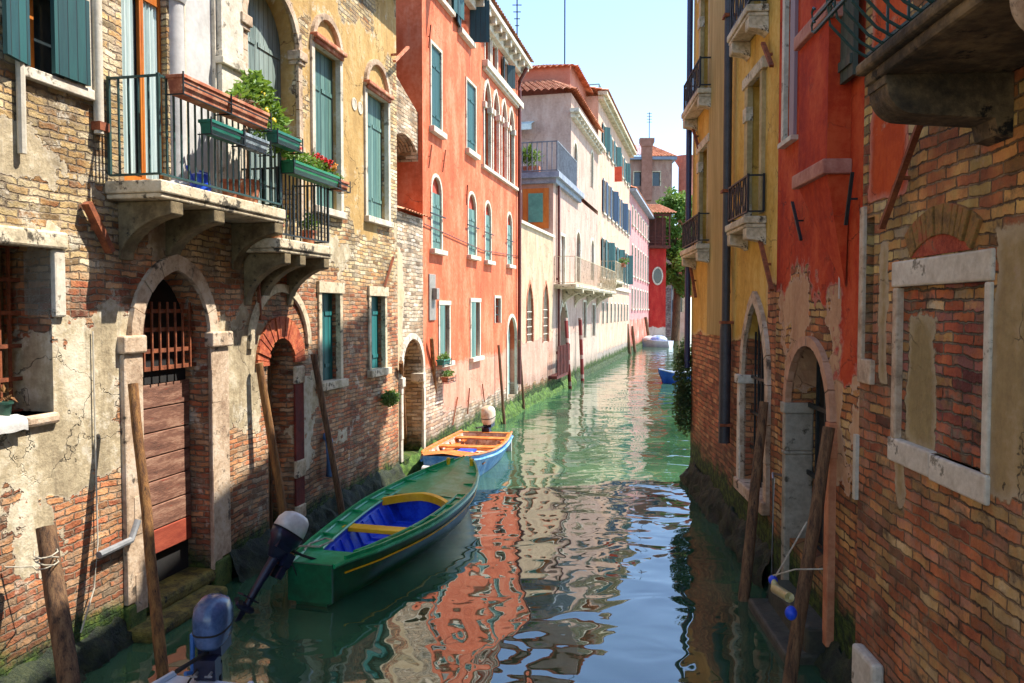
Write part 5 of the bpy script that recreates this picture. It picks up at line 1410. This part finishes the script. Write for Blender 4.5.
for t in (.16, .46):
    hb, zg = at_t(stO, t); q = MB(OF); q.box(t * OL - .13, t * OL + .13, -hb + .08, hb - .08, zg - .06, zg - .02); q.build('thwart', or_w, ob, bevel=.008)
q = MB(OF); q.box(-.03, .02, -.6, .6, .0, .40); q.build('transom', mottle('white_transom', '#b9b2a8', '#d8d2c8', 4, .5, .2), ob)
outboard(ob, OF, (-.03, .0, .42), 8, 1.05, mottle('cream_cowl', '#a9906f', '#d8cfc0', 3, .4, .1), navy_body, turn=10)
# crumpled white sheet lying in it
import bmesh as _b
q = MB(OF); nx, ny = 12, 12
from mathutils import noise as mnoise
def sh(i, j):
    u = 1.95 + i * .08; d = -.36 + j * .055
    return (u, d, .24 + .14 * abs(mnoise.noise(Vector((u * 4, d * 5, .3)))) + .05 * mnoise.noise(Vector((u * 11, d * 12, 3))))
for i in range(nx):
    for j in range(ny): q.face([sh(i, j), sh(i + 1, j), sh(i + 1, j + 1), sh(i, j + 1)])
q.build('tarpaulin', mottle('white_sheet', '#b5aaa0', '#ded8d0', 4, .8, .3), None, 'crumpled white sheet lying in the orange trimmed boat', 'sheet', smooth='all')
q = MB(OF); q.box(.75, 1.25, .05, .4, .12, .2); q.build('seat_pad', b_in, None, 'flat blue pad on the floor of the orange trimmed boat', 'pad', bevel=.02)
q = MB(OF); q.tube([(OL + .06, .38, .30), (OL + .09, .12, .26), (OL + .08, -.2, .28)], [.08, .11, .08], 12); q.build('fender', white_cowl, None, 'white sausage fender at the near end of the orange trimmed boat', 'fender', smooth=True)

# third: white stern at the bottom edge
wA = Vector((-2.48, 6.5)); NF = Fr(wA.x, wA.y, R(180 + 14), 1)
wb = thing('motor_boat', 'white boat stern with dark blue outboard motor at the bottom left edge', 'boat', NF.P(1.5, 0, 0))
wh = mottle('pale_blue_white_hull', '#a4adb8', '#c3cbd3', 2, .35, .1)
tabN = [(0, .36, .24), (.2, .45, .25), (.5, .55, .33), (.8, .42, .40), (1, .06, .5)]
stN, _, _ = boat(NF, 3.4, tabN, wb, wh, wh, wh, wh, .12, .7, .12, .08, nrib=3)
hb, zg = at_t(stN, .4); q = MB(NF); q.box(1.2, 1.45, -hb + .1, hb - .1, .24, .28); q.build('thwart', wh, wb)
steel_b = mottle('blue_steel_cowl', '#2d4368', '#5a7299', 3, .22, .05)
outboard(wb, NF, (-.02, .05, .31), 4, 1.0, steel_b, navy_body, turn=-12)
q = MB(NF); q.tube([(.03, .16, .3), (.03, .16, .62), (-.06, .17, .64)], .02, 8); q.tube([(.03, .16, .3), (.1, .18, .32)], .02, 8); q.build('motor_bracket', paint('blue_metal', '#2c5590', '#4b76b0'), wb, smooth=True)

# far boats
FF = Fr(9.1, 36.4, R(-98), 1); fb = thing('rowing_boat', 'small blue rowing boat half hidden behind the dark bush', 'boat', FF.P(1.5, 0, 0))
nav = paint('royal_blue_paint', '#0f3a86', '#1c55b0', .3)
boat(FF, 2.5, [(0, .55, .45), (.4, .68, .42), (.8, .5, .5), (1, .08, .62)], fb, nav, nav, wh, wh, .06, .75, .1, .1, nrib=4, stem=.2, rim_m=wh)
KF = Fr(*atz(671, 347, 0).xy, R(-60), 1); kb = thing('covered_boat', 'small white boat with blue cover moored far along the canal', 'boat', KF.P(.8, 0, 0))
boat(KF, 2.6, [(0, .7, .5), (.5, .8, .55), (1, .3, .7)], kb, wh, wh, wh, wh, .1, .3, .1, .1, nrib=1)
q = MB(KF); q.ell((1.2, 0, .62), (.85, .6, .42), 14, 8); q.build('cover', mottle('blue_white_cover', '#2f66c0', '#c4ccd6', .9, .6, .2), kb, smooth='all')
q = MB(KF); q.ell((2.05, 0, .62), (.6, .5, .36), 14, 8); q.build('cover', white_cowl, kb, smooth='all')

# fenders and ropes at the stone landing on the right
fA = RF.px(773, 580, .62); fB = RF.px(787, 600, .62)
q = MB(RF); q.tube([(fA[0], .62, fA[1] + .02), (fA[0] + (fB[0] - fA[0]) * .15, .62, fA[1] - .03), (fA[0] + (fB[0] - fA[0]) * .2, .62, fA[1] - .05), (fB[0], .60, fB[1] + .02), (fB[0], .6, fB[1])], [.015, .035, .045, .042, .015], 12)
q.build('fender', mottle('pale_yellow_plastic', '#8d8450', '#b5ab72', 5, .4, .1), None, 'yellow sausage fender with blue tip hanging at the stone landing', 'fender', smooth=True)
fe = bpy.data.objects['fender.001']
q = MB(RF); q.ell((fA[0], .62, fA[1] + .0), (.042, .042, .042), 12, 8); q.build('tip', b_in, fe, smooth='all')
c_ = RF.px(791, 613, .6); q = MB(RF); q.ell((c_[0], .6, c_[1]), (.05, .05, .06), 14, 10); q.build('ball_buoy', b_in, None, 'small blue ball buoy below the yellow fender', 'buoy', smooth='all')
q = MB(RF); q.tube([(fA[0], .62, fA[1] + .04), (fA[0] - .25, .5, fA[1] + .18), (fA[0] - .35, .3, fA[1] + .22)], .007, 5); q.tube([(fA[0] - .0, .6, fA[1] + .03), (fA[0] + .1, .3, fA[1] + .5)], .008, 5)
q.build('rope', rope_m, None, 'thin pale rope holding the yellow fender to the landing', 'rope')

# ================================================================ plants, pots and balcony things
def leaf_mat(name, a, b, c=None):
    t = NT(name); oi = t.n('ShaderNodeTexCoord').outputs['Object']
    wnn = t.noise(oi, 9, 2, .5); w2 = t.n('ShaderNodeTexWhiteNoise', noise_dimensions='3D')
    t.set(w2.inputs[0], t.v_('SNAP', oi, (.05, .05, .05)))
    f = t.m_('ADD', t.m_('MULTIPLY', wnn, .5), t.m_('MULTIPLY', w2.outputs[0], .5))
    col = t.ramp(f, [a, b] if c is None else [a, b, c])
    t.fin(col, .55)
    tr = t.n('ShaderNodeBsdfTranslucent'); t.set(tr.inputs[0], t.mix(.5, col, (.25, .35, .04, 1)))
    mx = t.n('ShaderNodeMixShader'); mx.inputs[0].default_value = .3
    t.t.links.new(t.b.outputs[0], mx.inputs[1]); t.t.links.new(tr.outputs[0], mx.inputs[2]); t.t.links.new(mx.outputs[0], t.out.inputs[0])
    return t.m
lf_light = leaf_mat('lemon_leaves', (.06, .13, .015), (.14, .26, .03), (.26, .38, .05))
lf_mid = leaf_mat('green_leaves', (.03, .08, .015), (.08, .17, .03), (.15, .26, .05))
lf_dark = leaf_mat('dark_leaves', (.008, .022, .008), (.02, .05, .015), (.04, .08, .02))
fl_red = mottle('red_petals', (.5, .01, .012), (.75, .03, .02), 30, .6, .1)
fl_org = mottle('orange_petals', (.7, .22, .02), (.8, .38, .04), 30, .6, .1)
fl_pink = mottle('pink_petals', (.65, .06, .25), (.75, .15, .35), 30, .6, .1)
def leaves(mb, blobs, n, size, droop=0., narrow=.5, shell=.35):
    tot = sum(b[1][0] * b[1][1] * b[1][2] for b in blobs)
    for (c, r) in blobs:
        k = int(n * r[0] * r[1] * r[2] / tot)
        for _ in range(k):
            while True:
                p = Vector((random.uniform(-1, 1), random.uniform(-1, 1), random.uniform(-1, 1)))
                if p.length <= 1 and (p.length > shell or random.random() < .3): break
            p = Vector((c[0] + p.x * r[0], c[1] + p.y * r[1], c[2] + p.z * r[2]))
            a = Vector((random.gauss(0, 1), random.gauss(0, 1), random.gauss(0, .6) - droop)).normalized()
            b = a.cross(Vector((random.gauss(0, 1), random.gauss(0, 1), random.gauss(0, 1)))).normalized()
            s_ = size * random.uniform(.6, 1.3); w_ = s_ * narrow
            nrm = a.cross(b) * s_ * .12
            mb.face([tuple(p), tuple(p + a * s_ * .5 + b * w_ * .5 + nrm), tuple(p + a * s_), tuple(p + a * s_ * .5 - b * w_ * .5 + nrm)])
def planter(fr, u0, u1, d0, d1, z0, z1, mat, label, cat='planter', group=None, plants=None, flowers=(), lm=None, n=220, size=.05, rack=True, taper=.02):
    q = MB(fr)
    q.loft([[(u0 + taper, d0 + taper, z0), (u1 - taper, d0 + taper, z0), (u1 - taper, d1 - taper, z0), (u0 + taper, d1 - taper, z0)], [(u0, d0, z1), (u1, d0, z1), (u1, d1, z1), (u0, d1, z1)]])
    q.box(u0 - .008, u1 + .008, d0 - .008, d1 + .008, z1 - .03, z1 + .004)
    root = thing('planter', label, cat, fr.P((u0 + u1) / 2, (d0 + d1) / 2, z0), group)
    q.build('trough', mat, root, bevel=.004)
    if rack:
        q = MB(fr)
        for zz in (z0 - .01, z0 + (z1 - z0) * .55): q.bar((u0 - .02, d1 + .012, zz), (u1 + .02, d1 + .012, zz), .012)
        for uu in (u0 - .02, u1 + .02): q.bar((uu, d1 + .012, z0 - .01), (uu, d1 + .012, z1 + .02), .012); q.bar((uu, d0, z0 - .01), (uu, d1 + .012, z0 - .01), .012)
        q.build('rack', iron, root)
    if plants:
        q = MB(fr); leaves(q, plants, n, size); q.build('foliage', lm or lf_mid, root, weld=False)
    for (c, r, m_, k) in flowers:
        q = MB(fr)
        for _ in range(k):
            p = (c[0] + random.uniform(-r[0], r[0]), c[1] + random.uniform(-r[1], r[1]), c[2] + random.uniform(-r[2], r[2]))
            leaves(q, [(p, (.035, .035, .03))], 22, .036, narrow=.9)
        q.build('blossom', m_, root, weld=False)
    return root
GPL = 'planters hanging on the balcony railings'
zt1 = zsl + 1.01
a = LF.u(176, 85, .70); b = LF.u(263, 130, .70)
planter(LF, a, (a + b) / 2 - .02, .60, .78, zt1 - .16, zt1 + .02, terra, 'long worn terracotta trough at the near end of the large balcony rail', group=GPL)
planter(LF, (a + b) / 2 + .02, b, .60, .78, zt1 - .16, zt1 + .02, terra, 'terracotta trough under the lemon bush on the large balcony rail', group=GPL,
        plants=[((b - .3, .66, zt1 + .05), (.3, .08, .06))], lm=mottle('dry_stems', '#5a4a38', '#8d7c62', 9, .9, .2), n=260, size=.06)
g1 = mottle('green_plastic_trough', '#0d5a4a', '#1d7a64', 4, .45, .1)
a = LF.u(206, 125, .72); b = LF.u(237, 135, .72)
planter(LF, a, b, .64, .78, zt1 - .44, zt1 - .30, g1, 'plain green trough hung low on the large balcony bars', group=GPL)
a = LF.u(240, 140, .72); b = LF.u(264, 150, .72)
planter(LF, a, b, .64, .78, zt1 - .44, zt1 - .30, mottle('navy_white_trough', '#16323c', '#a9b6bd', 6, .5, .1), 'dark trough with white pattern hung low on the large balcony', group=GPL, plants=[((b - .1, .7, zt1 - .25), (.12, .05, .05))], n=60)
a = ub1 - .55; planter(LF, a, ub1 + .02, .66, .82, zt1 - .28, zt1 - .14, g1, 'green trough at the far corner of the large balcony rail', group=GPL, plants=[((a + .2, .7, zt1 - .08), (.2, .06, .08))], n=120, lm=lf_light)
z2 = 4.18 + .85
a = LF.u(288, 175, .66); b = LF.u(334, 190, .66)
planter(LF, a, b, .55, .74, z2 - .05, z2 + .10, mottle('bright_green_trough', '#0a6a40', '#178a55', 4, .45, .1), 'green trough with red geraniums on the small balcony rail', group=GPL,
        plants=[(((a + b) / 2, .63, z2 + .18), ((b - a) / 2, .10, .10))], lm=lf_light, n=900, size=.055,
        flowers=(((a + (b - a) * .72, .66, z2 + .27), (.2, .08, .05), fl_red, 14), ((a + .12, .66, z2 + .27), (.1, .06, .04), fl_red, 4), ((a + (b - a) * .9, .66, z2 + .22), (.1, .07, .05), fl_org, 3)))
planter(LF, b + .04, b + .36, .55, .72, z2 - .05, z2 + .08, terra, 'small terracotta trough at the far end of small balcony rail', group=GPL, plants=[((b + .2, .62, z2 + .12), (.15, .07, .06))], n=120, lm=lf_light)
def pot(fr, u, d, z, r, h, mat, label, fol=None, lm=None, n=120, size=.05, fl=None):
    root = thing('flower_pot', label, 'plant pot', fr.P(u, d, z))
    q = MB(fr); q.tube([(u, d, z), (u, d, z + h * .85), (u, d, z + h * .851), (u, d, z + h)], [r * .7, r * .95, r * 1.08, r * 1.08], 14); q.build('pot', mat, root, smooth=True)
    if fol: q = MB(fr); leaves(q, fol, n, size); q.build('foliage', lm or lf_mid, root, weld=False)
    return root
# lemon tree
ul = LF.u(252, 100, .45)
lt = thing('lemon_tree', 'leafy lemon bush with yellow fruit rising over the large balcony rail', 'potted tree', LF.P(ul, .38, zsl + .04))
q = MB(LF); q.tube([(ul, .38, zsl + .05), (ul, .38, zsl + .32)], [.11, .15], 14); q.build('pot', terra, lt)
q = MB(LF); q.tube([(ul, .38, zsl + .3), (ul + .02, .39, zsl + .8), (ul - .03, .42, zsl + 1.15)], [.02, .016, .01], 6)
for k in range(7):
    a = k * 2.3; q.tube([(ul, .39, zsl + .75 + .05 * k), (ul + .22 * math.cos(a), .45 + .13 * math.sin(a), zsl + 1.05 + .05 * k)], [.01, .004], 5)
q.build('trunk', pole_wood, lt)
q = MB(LF); leaves(q, [((ul, .48, zsl + 1.28), (.26, .2, .2)), ((ul - .35, .55, zsl + 1.16), (.3, .14, .1)), ((ul + .35, .5, zsl + 1.12), (.17, .14, .18)), ((ul + .05, .46, zsl + 1.5), (.12, .1, .12)), ((ul + .42, .55, zsl + .85), (.1, .1, .22))], 1100, .11, narrow=.5); q.build('foliage', lf_light, lt, weld=False)
lem = mottle('lemon_skin', '#d9b31a', '#ecd04a', 8, .4, .1)
for (a, b, c) in ((.02, .62, 1.12), (-.02, .6, 1.3), (.22, .6, 1.05)):
    q = MB(LF); q.ell((ul + a, b, zsl + c), (.035, .035, .045), 10, 6); q.build('lemon', lem, lt, smooth='all')
pot(LF, LF.u(228, 165, .4), .42, zsl + .035, .10, .22, terra, 'terracotta pot on the large balcony floor behind the bars')
uc_ = LF.u(200, 170, .42)
wc_ = thing('watering_can', 'blue plastic watering can on the large balcony floor', 'watering can', LF.P(uc_, .42, zsl + .03))
q = MB(LF); q.tube([(uc_, .42, zsl + .035), (uc_, .42, zsl + .22), (uc_, .42, zsl + .24)], [.11, .10, .06], 14); q.build('body', b_in, wc_, smooth=True)
q = MB(LF); q.tube([(uc_ - .08, .42, zsl + .08), (uc_ - .2, .44, zsl + .2), (uc_ - .26, .45, zsl + .27)], [.02, .014, .02], 8); q.build('spout', b_in, wc_, smooth=True)
q = MB(LF); q.tube([(uc_ + .08, .42, zsl + .08), (uc_ + .17, .42, zsl + .16), (uc_ + .12, .42, zsl + .26), (uc_ + .0, .42, zsl + .26)], .012, 8); q.build('handle', b_in, wc_, smooth=True)
for k, lab in enumerate(('terracotta pot with bright leaves at near end of small balcony floor', 'terracotta pot with bright leaves at far end of small balcony floor')):
    uu = (ub2 + .15, ub3 - .3)[k]; pot(LF, uu, .38, 4.18, .1, .2, terra, lab, [((uu, .4, 4.18 + .3), (.14, .12, .12))], lf_light, 150, .06)
# pot and rag on the barred window sill
uu = opE['u1'] - .42; pot(LF, uu, -.12, opE['z0'] + .004, .08, .13, mottle('dark_green_pot', '#14332c', '#28503f', 5, .5, .1), 'dark green pot with dry sticks on the barred window sill', [((uu, -.12, opE['z0'] + .2), (.05, .05, .08))], pole_wood_l, 22, .09)
q = MB(LF)
def sh2(i, j):
    u = opE['u1'] - .72 + i * .04; d = -.12 + j * .03
    over = max(0, d - .05)
    return (u, min(d, .075), opE['z0'] + .012 + .03 * abs(mnoise.noise(Vector((u * 12, d * 12, 1)))) - over * 1.2)
for i in range(9):
    for j in range(9): q.face([sh2(i, j), sh2(i + 1, j), sh2(i + 1, j + 1), sh2(i, j + 1)])
q.build('rag', mottle('white_rag', '#a8a49c', '#cdc9c1', 8, .9, .3), None, 'crumpled white rag lying on the barred window sill', 'cloth', smooth='all')
# wall plant, window boxes on the red house
a = LF.px(391, 398, .15)
q = MB(LF); leaves(q, [((a[0], .14, a[1]), (.28, .14, .13))], 900, .06); q.build('wall_plant', lf_mid, None, 'green tuft of weeds growing from the wall before the arched doorway', 'plant', weld=False)
for (x, y, lab) in ((444.5, 362, 'small window box with green plants on the red house sill'), (449, 379, 'drooping plant on a bracket below the red house window')):
    a = LF.px(x, y, .2); planter(LF, a[0] - .28, a[0] + .28, .1, .26, a[1] - .06, a[1] + .06, g1 if y < 370 else terra, lab, plants=[((a[0], .18, a[1] + .1), (.3, .1, .1))], n=300, size=.06)
# bush at the right corner
a = RF.px(686, 390, .25)
q = MB(RF); leaves(q, [((uy1 + .05, .12, 2.0), (.22, .2, .65)), ((uy1 + .0, .12, 1.4), (.2, .2, .5)), ((uy1 + .1, .1, 2.5), (.14, .14, .3))], 3500, .07, droop=.8); q.build('hanging_bush', lf_dark, None, 'dark trailing bush hanging at the corner of the yellow house', 'bush', weld=False)
# terrace plants
for k in range(5):
    dx = -1.0 - k * 1.15; c = (uc1 - .05, dx, 8.75)
    q = MB(LB); q.box(uc1 - .15, uc1 + .15, dx - .45, dx + .45, 8.73, 9.0); pt_ = thing('terrace_plant', 'spiky green plant behind the grey terrace railing of the beige house', 'plant', LB.P(uc1, dx, 8.73), 'plants in a row on the roof terrace')
    q.build('trough', terra, pt_); q = MB(LB); leaves(q, [((uc1, dx, 9.35), (.25, .5, .35))], 260, .28, droop=-1., narrow=.25); q.build('foliage', lf_light, pt_, weld=False)
# flowers on cream house balcony
a = LB.P(uc3 + 4.8, .95, 6.1)
planter(LB, uc3 + 4.0, uc3 + 4.95, .8, 1.05, 5.9, 6.1, terra, 'pink flowering planter at the far end of the stone balcony', plants=[((uc3 + 4.5, .95, 6.25), (.6, .25, .2))], n=200, size=.15, flowers=(((uc3 + 4.6, 1.0, 6.3), (.5, .2, .15), fl_pink, 16),))

# tree beyond the corner house
TX = (675 - 512) / F * 86; TY = 86
tr = thing('broadleaf_tree', 'bright green tree rising between the red corner house and yellow house', 'tree', (TX, TY, .5))
q = MB(); q.tube([(TY, TX, -1), (TY, TX + .2, 5), (TY + .2, TX, 9), (TY, TX - .3, 13)], [.5, .4, .3, .12], 10)
limbs = []
for k in range(12):
    a = k * 2.4; h_ = 5 + k * .75; r_ = 2.6 - k * .1
    e = (TY + r_ * math.sin(a), TX + r_ * math.cos(a), h_ + 1.8); limbs.append(e)
    q.tube([(TY, TX, h_), ((TY + e[0]) / 2, (TX + e[1]) / 2, h_ + 1.2), e], [.16, .1, .04], 6)
q.build('trunk', pole_wood, tr, smooth=True)
q = MB(); bl = []
for e in limbs + [(TY, TX, 15), (TY, TX - 1.2, 14), (TY - .5, TX + 1.2, 13.6), (TY, TX + 1.5, 11), (TY, TX - 1.5, 12.5), (TY - 1, TX + 1, 9), (TY - 1, TX + 1.4, 7), (TY - 1, TX + .6, 5.5), (TY - 1, TX - .5, 7.5), (TY - 1, TX - .3, 9.5)]:
    for _ in range(9):
        bl.append(((e[0] + random.uniform(-.9, .9), e[1] + random.uniform(-.9, .9), e[2] + random.uniform(-.9, .9)), (random.uniform(.5, .9),) * 2 + (random.uniform(.35, .7),)))
leaves(q, bl, 24000, .33, narrow=.6); q.build('crown', leaf_mat('tree_leaves', (.05, .11, .015), (.12, .23, .03), (.22, .33, .05)), tr, weld=False)

# moss and weed fringes on the wall footings (uncountable growth)
def fringe(fr, u0, u1, depth, zt, mat, label, sd, step=.06, lump=.16):
    q = MB(fr); n = int((u1 - u0) / step); prof = 7
    def pt(i, j):
        u = u0 + (u1 - u0) * i / n; s_ = j / prof
        nz = mnoise.noise(Vector((u * 2.2, s_ * 2.5, sd))) * lump + mnoise.noise(Vector((u * 7, s_ * 7, sd))) * lump * .6 + mnoise.noise(Vector((u * 19, s_ * 15, sd))) * lump * .3
        w_ = .5 + .5 * mnoise.noise(Vector((u * .8, 3, sd)))
        return (u, .002 + depth * s_ * (.6 + .6 * w_) + nz * s_, zt * (1 - s_ ** 1.5) * (.7 + .5 * w_) - .15 * s_ + nz * (1 - s_))
    for i in range(n):
        for j in range(prof): q.face([pt(i, j), pt(i + 1, j), pt(i + 1, j + 1), pt(i, j + 1)])
    o = q.build('moss_fringe', mat, None, label, 'moss', kind='stuff', smooth='all')
    return o
moss_b = mottle('bright_moss', (.018, .035, .006), (.05, .11, .014), 7, .95, 1., .03, c3=(.12, .20, .03), spots=((.015, .025, .01), .60))
fringe(LF, uE, uR1 + .3, .26, .34, moss_b, 'bright green weed along the foot of the red house', 1)
fringe(LB, .3, uc2 + 1, .25, .32, moss_b, 'green weed along the foot of the beige garden wall', 2, .12)
fringe(LB, uc2 + 1, uc5, .15, .3, mottle('dark_weed', (.012, .022, .008), (.05, .08, .02), 6, .9, 1., .03), 'dark weed along the foot of the far houses', 3, .4)
dkm = mottle('dark_moss', (.006, .009, .005), (.018, .028, .010), 6, .8, 1., .04, c3=(.05, .06, .02), spots=((.08, .08, .06), .64))
fringe(LF, uF1 + .3, uE, .30, .36, dkm, 'dark green weed along the foot of the ochre brick house', 4)
fringe(LF, 2, uF0 - .3, .30, .30, dkm, 'dark weed below the rotten stump on the near left wall', 5)
fringe(RF, 3, uy0 - .1, .18, .30, dkm, 'dark weed along the foot of the near right walls', 6)
fringe(RF, uy0, uy1, .22, .45, dkm, 'dark weed along the foot of the yellow house', 7)
